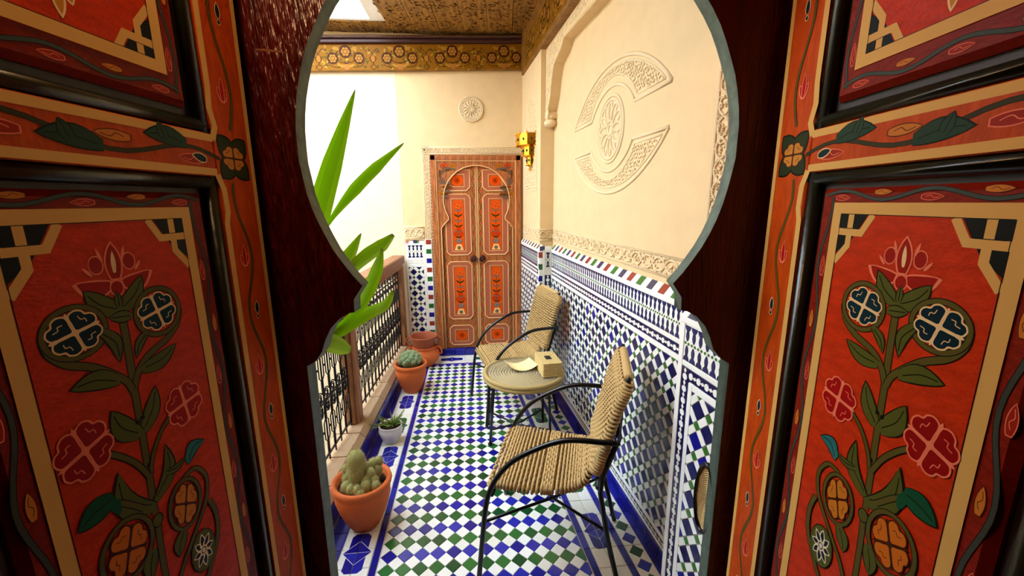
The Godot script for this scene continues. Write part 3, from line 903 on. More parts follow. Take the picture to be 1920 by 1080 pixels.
func right_wall():
	# frame: x runs from the far end towards the camera, z out of the wall; s along the wall is -x
	var dir := Vector3(-0.078, 0, -1).normalized()
	var nrm := Vector3(-1, 0, 0.078).normalized()
	var fr := Transform3D(Basis(-dir, Vector3.UP, nrm), Vector3(0.874, 0, 0))
	var k := MB.new()
	k.box(Vector3(-2.57, 1.55, -0.13), Vector3(3.06, 3.3, 0.2))
	var w := struct("wall_right", k.mesh(), M.plaster, "", fr)
	part(w, "pilaster", boxed(Vector3(-3.68, 2.06, 0.012), Vector3(0.74, 1.9, 0.132)), M.plaster)     # by the far door
	part(w, "pilaster", boxed(Vector3(-1.1485, 2.06, 0.0), Vector3(0.227, 1.9, 0.10)), M.plaster)     # by the doorway
	var id := Transform3D.IDENTITY
	# tiled dado of the recess
	k = MB.new()
	k.box(Vector3(-2.25, 0.565, -0.019), Vector3(2.06, 1.13, 0.03))
	part(w, "tile_backing", k.mesh(), M.pale_grout)
	var xa := -3.235
	var xb := -1.245
	var x := xb
	var i := 0
	while x > xa:
		band(w, "skirting_tile", M["blue%d" % (i % 2)], id, maxf(x - 0.098, xa), 0.0, x, 0.054, 0.006, 0.003)
		x -= 0.1
		i += 1
	band(w, "white_band_tile", M.white0, id, xa, 0.056, xb, 0.070)
	chain(w, id, xa, 0.071, xb, 0.100)
	band(w, "white_band_tile", M.white0, id, xa, 0.101, xb, 0.124)
	lattice(w, id, xa, 0.126, xb, 0.906, -1.345, 0.855, 298)
	band(w, "white_band_tile", M.white0, id, xa, 0.908, xb, 0.930)
	chain(w, id, xa, 0.932, xb, 0.972)
	band(w, "white_band_tile", M.white1, id, xa, 0.974, xb, 0.990)
	merlons(w, id, xa, xb)
	band(w, "white_band_tile", M.white0, id, xa, 1.114, xb, 1.136)
	ledge(w, id, xa, -1.26, 4)
	# near pilaster
	var np := Transform3D(Basis.IDENTITY, Vector3(0, 0, 0.1))
	k = MB.new()
	k.box(Vector3(-1.1485, 0.565, 0.03), Vector3(0.227, 1.13, 0.132))
	part(w, "tile_backing", k.mesh(), M.pale_grout)
	band(w, "white_band_tile", M.white0, np, -1.262, 0.0, -1.238, 1.115)
	chain(w, np, -1.237, 0.0, -1.196, 0.972)
	band(w, "white_band_tile", M.white0, np, -1.195, 0.0, -1.175, 0.928)
	band(w, "white_band_tile", M.white0, np, -1.174, 0.908, -1.035, 0.930)
	chain(w, np, -1.195, 0.932, -1.035, 0.972)
	band(w, "white_band_tile", M.white1, np, -1.237, 0.974, -1.035, 0.990)
	merlons(w, np, -1.237, -1.035)
	band(w, "white_band_tile", M.white0, np, -1.262, 1.116, -1.035, 1.136)
	lattice(w, np, -1.174, 0.0, -1.035, 0.906, -1.135, 0.86, 150)
	ledge(w, np, -1.262, -1.035, 3)
	# far pilaster: front, corner column of coloured tiles, and the return that faces the camera
	var fp := Transform3D(Basis.IDENTITY, Vector3(0, 0, 0.1))
	k = MB.new()
	k.box(Vector3(-3.61, 0.565, 0.03), Vector3(0.74, 1.13, 0.132))
	part(w, "tile_backing", k.mesh(), M.pale_grout)
	band(w, "skirting_tile", M.blue0, fp, -3.97, 0.0, -3.242, 0.054, 0.005)
	band(w, "white_band_tile", M.white0, fp, -3.97, 0.056, -3.242, 0.124)
	lattice(w, fp, -3.97, 0.126, -3.30, 0.906, -3.345, 0.855, 0)
	band(w, "white_band_tile", M.white0, fp, -3.97, 0.908, -3.242, 0.930)
	chain(w, fp, -3.97, 0.932, -3.29, 0.972)
	band(w, "white_band_tile", M.white1, fp, -3.97, 0.974, -3.242, 0.990)
	merlons(w, fp, -3.97, -3.29, false)
	band(w, "white_band_tile", M.white0, fp, -3.97, 1.114, -3.242, 1.136)
	ledge(w, fp, -3.97, -3.25, 1)
	var rt := Transform3D(Basis(Vector3(0, 0, -1), Vector3.UP, Vector3.RIGHT), Vector3(-3.239, 0, 0.1))   # x runs into the wall
	band(w, "white_band_tile", M.white1, rt, 0.03, 0.0, 0.045, 1.13)
	chain(w, rt, 0.046, 0.0, 0.098, 0.93)
	merlons(w, rt, 0.046, 0.098)
	band(w, "white_band_tile", M.white1, rt, 0.03, 1.114, 0.098, 1.136)
	band(w, "ledge_tile", M.slate_tile, rt, 0.005, 1.125, 0.045, 1.16)
	band(w, "ledge_tile", M.white0, rt, 0.047, 1.125, 0.098, 1.16)
	var y := 1.115
	i = 0
	while y > 0.08:
		for q in [[fp, -3.262, -3.241], [rt, 0.001, 0.028]]:
			band(w, "border_tile", [M.red_tile, M.white0, M.green1, M.white1, M.blue0, M.white0][i % 6], q[0], q[1], y - 0.046, q[2], y - 0.001)
		y -= 0.0475
		i += 1
	# carved plaster bands over the tiles
	carved(w, Transform3D(Basis.IDENTITY, Vector3(0, 0, -0.029)), -3.30, 1.196, -1.265, 1.292, 0.2, M.stucco)
	carved(w, Transform3D(Basis.IDENTITY, Vector3(0, 0, 0.079)), -3.97, 1.196, -3.312, 1.292, 0.2, M.stucco)
	carved(w, Transform3D(Basis(Vector3(0, 0, -1), Vector3.UP, Vector3.RIGHT), Vector3(-3.309, 0, 0.078)), 0.0, 1.196, 0.105, 1.292, 0.1, M.stucco)
	carved(w, Transform3D(Basis.IDENTITY, Vector3(0, 0, 0.051)), -1.245, 1.20, -1.165, 2.55, 0.12, M.stucco)
	# flat arch over the recess
	var half := [1.03, 2.075, 1.0, 2.10, 0.955, 2.115, 0.945, 2.145, 0.965, 2.165, 0.93, 2.20, 0.89, 2.25, 0.855, 2.35, 0.80, 2.44, 0.66, 2.475, 0.61, 2.495, 0.58, 2.525, 0.30, 2.515, 0.0, 2.50]
	var arch := PackedVector2Array()
	var cx := -2.286
	for e in range(0, half.size(), 2): arch.append(Vector2(cx - half[e], half[e + 1]))
	for e in range(half.size() - 4, -1, -2): arch.append(Vector2(cx + half[e], half[e + 1]))
	var plate := arch.duplicate()
	plate.append(Vector2(cx + 1.03, 2.66))
	plate.append(Vector2(cx - 1.03, 2.66))
	k = MB.new()
	k.prism(plate, id, -0.032, 0.04, 0.0)
	part(w, "arch_plate", k.mesh(), M.plaster)
	var fil := []
	for p in arch: fil.append(p + Vector2(0, 0.035))
	fil.append(Vector2(cx + 0.99, 2.59)); fil.append(Vector2(cx - 0.99, 2.59))
	carved_fill(w, Transform3D(Basis.IDENTITY, Vector3(0, 0, 0.04)), fil, 0.032, M.stucco)
	var edge := []
	for p in arch: edge.append(p + Vector2(0, 0.012))
	rim(w, Transform3D(Basis.IDENTITY, Vector3(0, 0, 0.04)), edge, 0.006, M.stucco, false)
	# carved capitals where the arch springs
	for s in [-1.0, 1.0]:
		k = MB.new(true)
		k.ball(Vector3(cx + s * 0.99, 2.085, 0.01), Vector3(0.05, 0.03, 0.05), 12, 8)
		k.ball(Vector3(cx + s * 0.985, 2.13, 0.01), Vector3(0.042, 0.026, 0.045), 12, 8)
		part(w, "arch_capital", k.mesh(), M.stucco)
	# the medallion: a disc of petals between two crescents of tracery
	var mx := Transform3D(Basis.IDENTITY, Vector3(0, 0, -0.03))
	var mc := Vector2(-2.225, 1.87)
	boss(w, mx, mc, 0.165, 12, M.stucco)
	for sg in [1.0, -1.0]:
		var ou := []
		var inn := []
		for e in 25:
			var t := -1.0 + 2.0 * e / 24.0
			ou.append(mc + Vector2(0.583 * t, sg * (0.085 + circ(0.834, 0.583, t) )))
			inn.append(mc + Vector2(0.268 * t, sg * (0.082 + circ(0.345, 0.268, t))))
		inn.reverse()
		for q in [ou, inn, [ou[24], inn[0]], [inn[24], ou[0]]]: rim(w, mx, q, 0.009, M.stucco, false)
		var o2 := []
		var i2 := []
		for e in 25:
			var t := -1.0 + 2.0 * e / 24.0
			o2.append(mc + Vector2(0.535 * t, sg * (0.105 + circ(0.80, 0.535, t) * 0.92)))
			i2.append(mc + Vector2(0.292 * t, sg * (0.105 + circ(0.36, 0.292, t))))
		i2.reverse()
		for q in [o2, i2, [o2[24], i2[0]], [i2[24], o2[0]]]: rim(w, mx, q, 0.005, M.stucco, false)
		carved_fill(w, mx, o2 + i2, 0.021, M.stucco)
	# carved niche panel on the far pilaster
	var nx := Transform3D(Basis.IDENTITY, Vector3(0, 0, 0.078))
	var niche := V([-3.86, 1.60, -3.43, 1.60, -3.43, 2.14, -3.48, 2.24, -3.56, 2.31, -3.645, 2.35, -3.73, 2.31, -3.81, 2.24, -3.86, 2.14])
	rim(w, nx, niche, 0.006, M.stucco)
	carved_fill(w, nx, niche, 0.03, M.stucco)
	# brown painted board along the top
	k = MB.new()
	k.box(Vector3(-2.52, 2.77, 0.06), Vector3(2.9, 0.33, 0.07), Basis.IDENTITY, 0.004)
	var fz := part(w, "frieze_board", k.mesh(), M.frieze_wood)
	var a := Art.new()
	a.xf = Transform3D(Basis.IDENTITY, Vector3(0, 2.63, 0.0952))
	for e in 6: frieze_unit(a, -1.35 - e * 0.45)
	part(fz, "painted_garland", a.mesh(), M.paint)
	# brass lamp on the far pilaster
	var sc := thing("wall_sconce", "pierced brass wall lamp of three stepped tiers beside the far door", "wall lamp", fr * Transform3D(Basis.IDENTITY, Vector3(-3.60, 1.86, 0.079)))
	for tr in [[0.135, 0.10, 0.19, "upper_tier"], [0.085, 0.02, 0.10, "middle_tier"], [0.048, -0.05, 0.02, "lower_tier"]]:
		var b := MB.new()
		var r: float = tr[0]
		var hx := PackedVector2Array()
		for e in 7: hx.append(Vector2(cos(PI * e / 6.0) * r, sin(PI * e / 6.0) * r))
		b.prism(hx, Transform3D(Basis(Vector3.RIGHT, Vector3.BACK, Vector3.DOWN), Vector3(0, tr[2], 0)), 0.0, tr[2] - tr[1], 0.0, true)
		for e in 7:
			b.ball(Vector3(cos(PI * e / 6.0) * r, tr[2], sin(PI * e / 6.0) * r), Vector3(0.010, 0.014, 0.010), 6, 4)
			b.ball(Vector3(cos(PI * e / 6.0) * r, tr[1], sin(PI * e / 6.0) * r), Vector3(0.007, 0.009, 0.007), 6, 4)
		var tp := part(sc, tr[3], b.mesh(), M.brass)
		var h := MB.new(true)
		for e in 6:
			var an := PI * (e + 0.5) / 6.0
			h.ball(Vector3(cos(an) * r * 0.97, (tr[1] + tr[2]) * 0.5, sin(an) * r * 0.97), Vector3(0.008, 0.012, 0.008), 6, 4)
		part(tp, "pierced_hole", h.mesh(), M.black, Transform3D.IDENTITY, true)
	var fn := MB.new(true)
	fn.lathe([Vector2(0.002, -0.10), Vector2(0.010, -0.085), Vector2(0.005, -0.072), Vector2(0.012, -0.06), Vector2(0.02, -0.05)], 10, Vector3(0, 0, 0.02))
	part(sc, "finial", fn.mesh(), M.brass)
	# woven tray on the near pilaster
	var tray := thing("woven_tray", "small oval woven tray with dark rim hung on the tiles behind the right jamb", "tray", fr * Transform3D(Basis(Vector3(0.22, 0, 0), Vector3(0, 0, 0.7), Vector3(0, -0.6, 0)), Vector3(-1.052, 0.615, 0.102)))
	coil(tray, 0.185, 0.012, M.seagrass, "coiled_weave")
	var rr := MB.new(true)
	var pts := []
	for e in 40: pts.append(Vector3(cos(TAU * e / 40) * 0.19, 0.012, sin(TAU * e / 40) * 0.19))
	rr.tube(pts, 0.013, 8, true, 1.0, Vector3.UP)
	part(tray, "rim", rr.mesh(), M.black_steel)
func circ(R: float, c: float, t: float) -> float:
	return sqrt(R * R - c * c * t * t) - sqrt(R * R - c * c)
# a coil of rope wound flat round the y axis
func coil(parent: Node3D, r: float, d: float, m: Material, n: String, y := 0.006):
	var k := MB.new(true)
	var p := []
	var turns := int(r / d)
	var seg := turns * 60
	var rad := []
	for e in seg + 1:
		var t := float(e) / seg
		var an := t * turns * TAU
		p.append(Vector3(cos(an) * r * t, y + 0.0012 * sin(an * 9.0), sin(an) * r * t))
		rad.append(d * 0.46 * (1.0 + 0.16 * (1.0 if e % 2 else -1.0)))
	k.tube(p, rad, 6, false, 0.9, Vector3.UP)
	part(parent, n, k.mesh(), m)

func ceiling():
	# boards run along the doorway's axis; the courtyard's light well opens through them
	var turn := Basis(Vector3.UP, -0.07)
	var k := MB.new()
	k.box(Vector3(-1.1, 2.99, -3.92), Vector3(4.5, 0.06, 0.26))
	k.box(Vector3(0.175, 2.99, -2.4), Vector3(1.83, 0.06, 3.4))
	k.box(Vector3(0.16, 2.99, -0.95), Vector3(1.86, 0.06, 0.4))
	var c := struct("ceiling", k.mesh(), M.ceiling_wood, "painted board ceiling over the balcony")
	var ink := Color(0.30, 0.17, 0.05)
	for e in 12:
		var x := 0.86 - e * 0.205
		var open := x < -0.6
		var b := MB.new()
		var z0 := -3.78 if open else -1.2
		var l := 4.17 + z0
		if open: l = 0.25
		b.box(Vector3(0, 0, 0), Vector3(0.203, 0.03, l), Basis.IDENTITY, 0.003)
		var zc := (-4.03 if open else -4.17) + l * 0.5
		var px := x + (zc + 3.4) * -0.07
		var tone: StandardMaterial3D = M.ceiling_wood
		var pl := part(c, "ceiling_board", b.mesh(), tone, Transform3D(turn if not open else Basis.IDENTITY, Vector3(px if not open else x + 0.036, 2.945 + (e % 3) * 0.002, zc)))
		var a := Art.new()
		a.xf = Transform3D(Basis(Vector3.RIGHT, Vector3(0, 0, 1), Vector3.DOWN), Vector3(0, -0.0152, 0))
		a.step = 0.0
		for q in int(l * 130.0):
			var p := Vector2((rng.randf() - 0.5) * 0.19, (rng.randf() - 0.5) * (l - 0.02))
			var d := Vector2(0.026 + rng.randf() * 0.022, 0).rotated((rng.randi() % 4) * 0.8 + rng.randf() * 0.5)
			a.blob(Art.leaf(p, p + d, 0.013, 0.004) if q % 3 else Art.ell(p, 0.010, 0.010, 0.0, 7), ink if q % 4 else Color(0.62, 0.47, 0.22))
		part(pl, "painted_sprig", a.mesh(), M.paint, Transform3D.IDENTITY, true)
	# white light well above, with thin mouldings
	k = MB.new()
	for q in [[Vector3(-1.9, 3.265, -3.82), Vector3(2.6, 0.65, 0.14)], [Vector3(-0.70, 3.265, -2.5), Vector3(0.14, 0.65, 2.8)]]:
		k.box(q[0], q[1])
	for h in [3.06, 3.10]:
		k.box(Vector3(-1.8, h, -3.748), Vector3(2.1, 0.012, 0.008))
		k.box(Vector3(-0.772, h, -2.5), Vector3(0.008, 0.012, 2.5))
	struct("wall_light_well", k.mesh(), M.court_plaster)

func railing():
	# frame: x along the rail towards the camera, z towards the balcony
	var a := Vector3(rail_x(-3.96) - 0.035, 0, -3.96)
	var b := Vector3(rail_x(-1.2) - 0.035, 0, -1.2)
	var ax := (b - a).normalized()
	var fr := Transform3D(Basis(ax, Vector3.UP, ax.cross(Vector3.UP)), a)
	var L := a.distance_to(b)
	var r := thing("balcony_railing", "wooden handrail and posts with black wrought iron panels along the balcony", "railing", fr)
	var k := MB.new()
	k.box(Vector3(L * 0.5, 0.985, 0), Vector3(L, 0.075, 0.115), Basis.IDENTITY, 0.008)
	part(r, "handrail", k.mesh(), M.rail_wood)
	part(r, "under_rail", boxed(Vector3(L * 0.5, 0.925, 0), Vector3(L, 0.045, 0.07), 0.004), M.rail_wood)
	for px in [0.045, 1.475]:
		k = MB.new()
		k.box(Vector3(px, 0.52, 0), Vector3(0.085, 0.80, 0.085), Basis.IDENTITY, 0.008)
		var po := part(r, "post", k.mesh(), M.rail_wood)
		for e in [-1.0, 1.0]: part(po, "bead_moulding", boxed(Vector3(px + 0.022 * e, 0.52, 0.043), Vector3(0.02, 0.76, 0.008), 0.003), M.rail_wood)
		if px > 1.0: part(po, "side_strip", boxed(Vector3(px, 0.53, 0.0), Vector3(0.12, 0.745, 0.05), 0.004), M.rail_wood)
	for span in [[0.09, 1.415], [1.535, L - 0.02]]:
		var pan := Node3D.new()
		pan.name = "iron_panel"
		r.add_child(pan, true)
		var n := int(round((span[1] - span[0]) / 0.088))
		var d: float = (span[1] - span[0]) / n
		k = MB.new()
		var mid: float = (span[0] + span[1]) * 0.5
		for y in [0.19, 0.485, 0.83]: part(pan, "crossbar", boxed(Vector3(mid, y, 0), Vector3(span[1] - span[0], 0.010, 0.010), 0.001), M.iron)
		for i in n + 1:
			var x: float = span[0] + d * i
			k = MB.new(true)
			k.tube([Vector3(x, 0.155, 0), Vector3(x, 0.905, 0)], 0.0048, 6)
			part(pan, "baluster", k.mesh(), M.iron)
			if i == n: break
			k = MB.new(true)
			var c := x + d * 0.5
			# inner rods with collars, and curls at three heights
			for e in [[0.52, 0.83], [0.19, 0.47]]:
				var h: float = e[1] - e[0]
				for s in [-1.0, 1.0]:
					k.tube([Vector3(c + 0.034 * s, e[0] + 0.01, 0), Vector3(c + 0.034 * s, e[0] + h * 0.28, 0), Vector3(c + 0.014 * s, e[0] + h * 0.34, 0), Vector3(c + 0.014 * s, e[0] + h * 0.66, 0), Vector3(c + 0.034 * s, e[0] + h * 0.72, 0), Vector3(c + 0.034 * s, e[1], 0)], 0.0034, 5)
				k.ball(Vector3(c, e[0] + h * 0.5, 0), Vector3(0.018, 0.006, 0.007), 6, 4)
				scroll(k, Vector3(c, e[0] + h * 0.86, 0), 0.020, 1.0 if i % 2 else -1.0)
			scroll(k, Vector3(c, 0.448, 0.004), 0.034, 1.0)
			scroll(k, Vector3(c, 0.520, 0.004), 0.034, -1.0)
			scroll(k, Vector3(c, 0.872, 0), 0.030, 1.0 if i % 2 else -1.0)
			k.ball(Vector3(x, 0.485, 0.004), Vector3(0.013, 0.013, 0.010), 8, 5)
			part(pan, "scrollwork", k.mesh(), M.iron)
func scroll(k: MB, c: Vector3, r: float, s: float):
	var p := []
	for i in 15:
		var t := i / 14.0
		var an := 0.4 + t * TAU * 1.15
		p.append(c + Vector3(cos(an) * r * (1.0 - 0.72 * t), sin(an) * r * (1.0 - 0.72 * t) * s, 0))
	var q := []
	for v in p: q.append(c * 2.0 - v)
	k.tube(p, 0.0034, 5)
	if r > 0.032: k.tube(q, 0.0034, 5)
	k.ball(p[14], Vector3(0.0055, 0.0055, 0.005), 6, 4)

# ---------- painted doors ----------
const GOLD := Color(0.80, 0.61, 0.33)
const INK := Color(0.07, 0.06, 0.035)
const LEAFG := Color(0.30, 0.31, 0.085)
const STEMC := Color(0.32, 0.28, 0.09)
const PALE := Color(0.86, 0.72, 0.50)
const PINK := Color(0.88, 0.45, 0.32)
func bloom(a: Art, c: Vector2, rx: float, ry: float, petal: Color, outline: Color, rot := 0.35, n := 4):
	var s := Vector2(rx, ry)
	for i in n:
		var an := rot + TAU * i / n
		var w := 2.9 / n
		var q := []
		for v in [[0.10, 0.0], [0.30, 0.34 * w], [0.62, 0.74 * w], [0.90, 0.60 * w], [0.98, 0.26 * w], [0.90, 0.0], [0.98, -0.26 * w], [0.90, -0.60 * w], [0.62, -0.74 * w], [0.30, -0.34 * w]]:
			q.append(c + Vector2(v[0], v[1]).rotated(an) * s)
		q = Art.sm(q, 4, true)
		a.blob(q, petal)
		a.line(q, rx * 0.065, outline, true)
		var g := Vector2(cos(an + PI / n), sin(an + PI / n)) * s
		a.blob(Art.leaf(c + g * 0.62, c + g * 1.0, rx * 0.16), outline)
		var k := []
		for v in [[0.58, 0.30 * w], [0.70, 0.12 * w], [0.62, -0.06 * w], [0.74, -0.30 * w]]: k.append(c + Vector2(v[0], v[1]).rotated(an) * s)
		a.line(Art.sm(k, 5), rx * 0.035, outline)
	a.blob(Art.ell(c, rx * 0.15, ry * 0.15, 0, 9), outline)
func stalk(a: Art, p: Array, w := 0.011):
	var q := Art.sm(V(p), 7)
	a.line(q, w + 0.003, INK)
	a.line(q, w, STEMC)
func leafy(a: Art, x0: float, y0: float, x1: float, y1: float, w: float, k := 0.0, c := LEAFG):
	a.blob(Art.leaf(Vector2(x0, y0), Vector2(x1, y1), w + 0.004, k), INK)
	a.blob(Art.leaf(Vector2(x0, y0), Vector2(x1, y1).lerp(Vector2(x0, y0), 0.04), w, k), c)
	var d := Vector2(x1 - x0, y1 - y0)
	var o := Vector2(-d.y, d.x).normalized() * k
	a.line(Art.sm([Vector2(x0, y0) + d * 0.1, Vector2(x0, y0) + d * 0.5 + o, Vector2(x0, y0) + d * 0.85 + o * 0.4], 5), 0.0018, INK)
func ringed(a: Art, c: Vector2, rx: float, ry: float, w := 0.009):
	a.line(Art.ell(c, rx, ry, 0, 30), w + 0.003, INK, true)
	a.line(Art.ell(c, rx, ry, 0, 30), w, STEMC, true)
# the tall spray of flowers in the long lower panel, (u, v) as measured on the right-hand leaf
func spray(a: Art):
	stalk(a, [0.370, 1.345, 0.371, 1.28, 0.374, 1.214, 0.376, 1.14, 0.379, 1.057, 0.382, 0.98], 0.011)
	stalk(a, [0.381, 0.965, 0.385, 0.90, 0.386, 0.80, 0.380, 0.62, 0.374, 0.44], 0.010)
	# the lily at the top
	for s in [[-1.0, 0.303, 1.392], [1.0, 0.432, 1.390]]:
		a.blob(Art.leaf(Vector2(0.368 + 0.008 * s[0], 1.379), Vector2(s[1], s[2]), 0.030, -0.007 * s[0]), PINK)
		a.blob(Art.leaf(Vector2(0.368 + 0.011 * s[0], 1.379), Vector2(s[1] - s[0] * 0.006, s[2]), 0.0245, -0.007 * s[0]), Color(0.56, 0.06, 0.04))
		a.blob(Art.ell(Vector2(0.368 + 0.026 * s[0], 1.413), 0.0115, 0.0145), PINK)
		a.blob(Art.ell(Vector2(0.368 + 0.026 * s[0], 1.413), 0.0098, 0.0125), Color(0.56, 0.06, 0.04))
		a.blob(Art.leaf(Vector2(0.368 + 0.016 * s[0], 1.418), Vector2(0.368 + 0.022 * s[0], 1.438), 0.005), PINK)
		a.blob(Art.leaf(Vector2(0.368 + 0.034 * s[0], 1.398), Vector2(0.368 + 0.046 * s[0], 1.412), 0.005), PINK)
	a.blob(Art.leaf(Vector2(0.368, 1.386), Vector2(0.366, 1.447), 0.029), PINK)
	a.blob(Art.leaf(Vector2(0.368, 1.389), Vector2(0.366, 1.443), 0.0235), Color(0.56, 0.06, 0.04))
	a.blob(Art.leaf(Vector2(0.368, 1.398), Vector2(0.366, 1.432), 0.0075), PALE)
	a.blob(Art.ell(Vector2(0.369, 1.374), 0.0115, 0.013), PINK)
	a.blob(Art.ell(Vector2(0.369, 1.374), 0.0098, 0.011), Color(0.56, 0.06, 0.04))
	leafy(a, 0.369, 1.338, 0.324, 1.388, 0.027, 0.006)
	leafy(a, 0.372, 1.338, 0.420, 1.380, 0.030, -0.006)
	leafy(a, 0.371, 1.342, 0.371, 1.370, 0.010)
	leafy(a, 0.354, 1.326, 0.392, 1.331, 0.017)
	# two blue flowers in curling stems
	stalk(a, [0.375, 1.205, 0.362, 1.232, 0.340, 1.252, 0.300, 1.268, 0.274, 1.288, 0.264, 1.315], 0.010)
	stalk(a, [0.377, 1.205, 0.386, 1.228, 0.424, 1.264, 0.460, 1.284, 0.478, 1.306, 0.481, 1.330], 0.010)
	ringed(a, Vector2(0.306, 1.320), 0.042, 0.040, 0.007)
	ringed(a, Vector2(0.440, 1.324), 0.042, 0.036, 0.007)
	leafy(a, 0.334, 1.292, 0.361, 1.254, 0.014, 0.005)
	leafy(a, 0.408, 1.318, 0.388, 1.258, 0.020, -0.010)
	leafy(a, 0.356, 1.232, 0.282, 1.254, 0.026, 0.007)
	leafy(a, 0.394, 1.232, 0.466, 1.247, 0.028, 0.007)
	bloom(a, Vector2(0.308, 1.321), 0.036, 0.032, Color(0.035, 0.15, 0.18), PALE, 0.55)
	bloom(a, Vector2(0.441, 1.324), 0.037, 0.031, Color(0.03, 0.13, 0.165), PALE, 0.55)
	# leaves on the stem
	leafy(a, 0.374, 1.130, 0.338, 1.198, 0.028, 0.006)
	leafy(a, 0.380, 1.128, 0.418, 1.192, 0.034, -0.008)
	for e in [[0.371, 1.155], [0.381, 1.152], [0.375, 1.07], [0.386, 1.066]]: a.blob(Art.ell(Vector2(e[0], e[1]), 0.004, 0.004, 0, 7), INK)
	# two red flowers
	stalk(a, [0.377, 1.050, 0.366, 1.082, 0.345, 1.112, 0.322, 1.130], 0.006)
	stalk(a, [0.380, 1.052, 0.396, 1.086, 0.418, 1.114, 0.440, 1.134], 0.008)
	bloom(a, Vector2(0.288, 1.138), 0.040, 0.040, Color(0.58, 0.035, 0.03), PINK, 0.65)
	bloom(a, Vector2(0.463, 1.153), 0.040, 0.043, Color(0.52, 0.03, 0.03), PINK, 0.5)
	# teal bud and green heart on curling leaves
	leafy(a, 0.378, 1.000, 0.341, 1.088, 0.026, 0.018)
	leafy(a, 0.352, 1.036, 0.302, 1.040, 0.012, 0.006)
	leafy(a, 0.306, 1.026, 0.258, 1.046, 0.026, -0.012, Color(0.14, 0.40, 0.39))
	leafy(a, 0.382, 0.992, 0.428, 1.094, 0.034, -0.022)
	stalk(a, [0.400, 1.006, 0.426, 1.036, 0.446, 1.052], 0.008)
	leafy(a, 0.440, 1.060, 0.497, 1.044, 0.036, 0.004, Color(0.07, 0.27, 0.16))
	a.blob(Art.leaf(Vector2(0.443, 1.056), Vector2(0.436, 1.026), 0.016), Color(0.07, 0.27, 0.16))
	a.blob(Art.ell(Vector2(0.381, 0.967), 0.011, 0.013), INK)
	a.blob(Art.ell(Vector2(0.381, 0.967), 0.009, 0.011), LEAFG)
	# two ringed yellow flowers and a white one below
	stalk(a, [0.386, 0.760, 0.360, 0.830, 0.318, 0.880, 0.280, 0.925, 0.270, 0.970, 0.290, 1.004, 0.318, 1.003], 0.007)
	ringed(a, Vector2(0.324, 0.953), 0.034, 0.047, 0.006)
	ringed(a, Vector2(0.436, 0.960), 0.042, 0.050, 0.007)
	leafy(a, 0.338, 0.908, 0.356, 0.866, 0.026, 0.003)
	leafy(a, 0.400, 0.925, 0.412, 0.874, 0.026, 0.003)
	bloom(a, Vector2(0.324, 0.953), 0.026, 0.040, Color(0.72, 0.42, 0.10), Color(0.25, 0.10, 0.03), 1.2)
	bloom(a, Vector2(0.436, 0.960), 0.033, 0.042, Color(0.74, 0.38, 0.08), Color(0.25, 0.10, 0.03), 1.2)
	stalk(a, [0.380, 0.660, 0.345, 0.730, 0.300, 0.780, 0.268, 0.830, 0.262, 0.880, 0.272, 0.920], 0.009)
	a.blob(Art.ell(Vector2(0.305, 0.833), 0.030, 0.044), INK)
	a.blob(Art.ell(Vector2(0.305, 0.833), 0.0285, 0.042), LEAFG)
	for i in 8:
		var d := Vector2(cos(TAU * i / 8.0) * 0.022, sin(TAU * i / 8.0) * 0.032)
		a.blob(Art.leaf(Vector2(0.305, 0.833), Vector2(0.305, 0.833) + d * 1.12, 0.015), Color(0.86, 0.80, 0.66))
		a.blob(Art.leaf(Vector2(0.305, 0.833) + d * 0.32, Vector2(0.305, 0.833) + d, 0.009), Color(0.05, 0.09, 0.16))
	a.blob(Art.ell(Vector2(0.305, 0.833), 0.008, 0.010), Color(0.86, 0.80, 0.66))
	a.line(Art.ell(Vector2(0.305, 0.833), 0.005, 0.0065, 0, 10), 0.002, Color(0.05, 0.09, 0.16), true)
	# the lower part repeats smaller, down to a vase
	stalk(a, [0.378, 0.560, 0.420, 0.600, 0.452, 0.650], 0.009)
	bloom(a, Vector2(0.460, 0.690), 0.042, 0.042, Color(0.58, 0.035, 0.03), PINK, 0.5)
	leafy(a, 0.376, 0.600, 0.310, 0.670, 0.030, 0.006)
	leafy(a, 0.376, 0.500, 0.440, 0.560, 0.030, -0.006)
	a.blob(P([0.335, 0.30, 0.410, 0.30, 0.430, 0.43, 0.315, 0.43]), Color(0.05, 0.10, 0.14))
	a.line(V([0.310, 0.432, 0.435, 0.432]), 0.012, PALE)
func knot(a: Art, x: float, y: float, sx: float, sy: float):
	# strapwork corner: dark squares under interlaced gold bars
	var p := func(u, v): return Vector2(x + u * sx, y + v * sy)
	a.blob([p.call(0, 0), p.call(0.062, 0), p.call(0.046, 0.026), p.call(0.030, 0.050), p.call(0, 0.072)], Color(0.075, 0.075, 0.06))
	a.line([p.call(0.0, 0.032), p.call(0.052, 0.032), p.call(0.072, 0.0)], 0.0125, GOLD)
	a.line([p.call(0.026, 0.0), p.call(0.026, 0.056), p.call(0.0, 0.088)], 0.0125, GOLD)
	a.line([p.call(0.006, 0.0255), p.call(0.046, 0.0255)], 0.0012, INK)
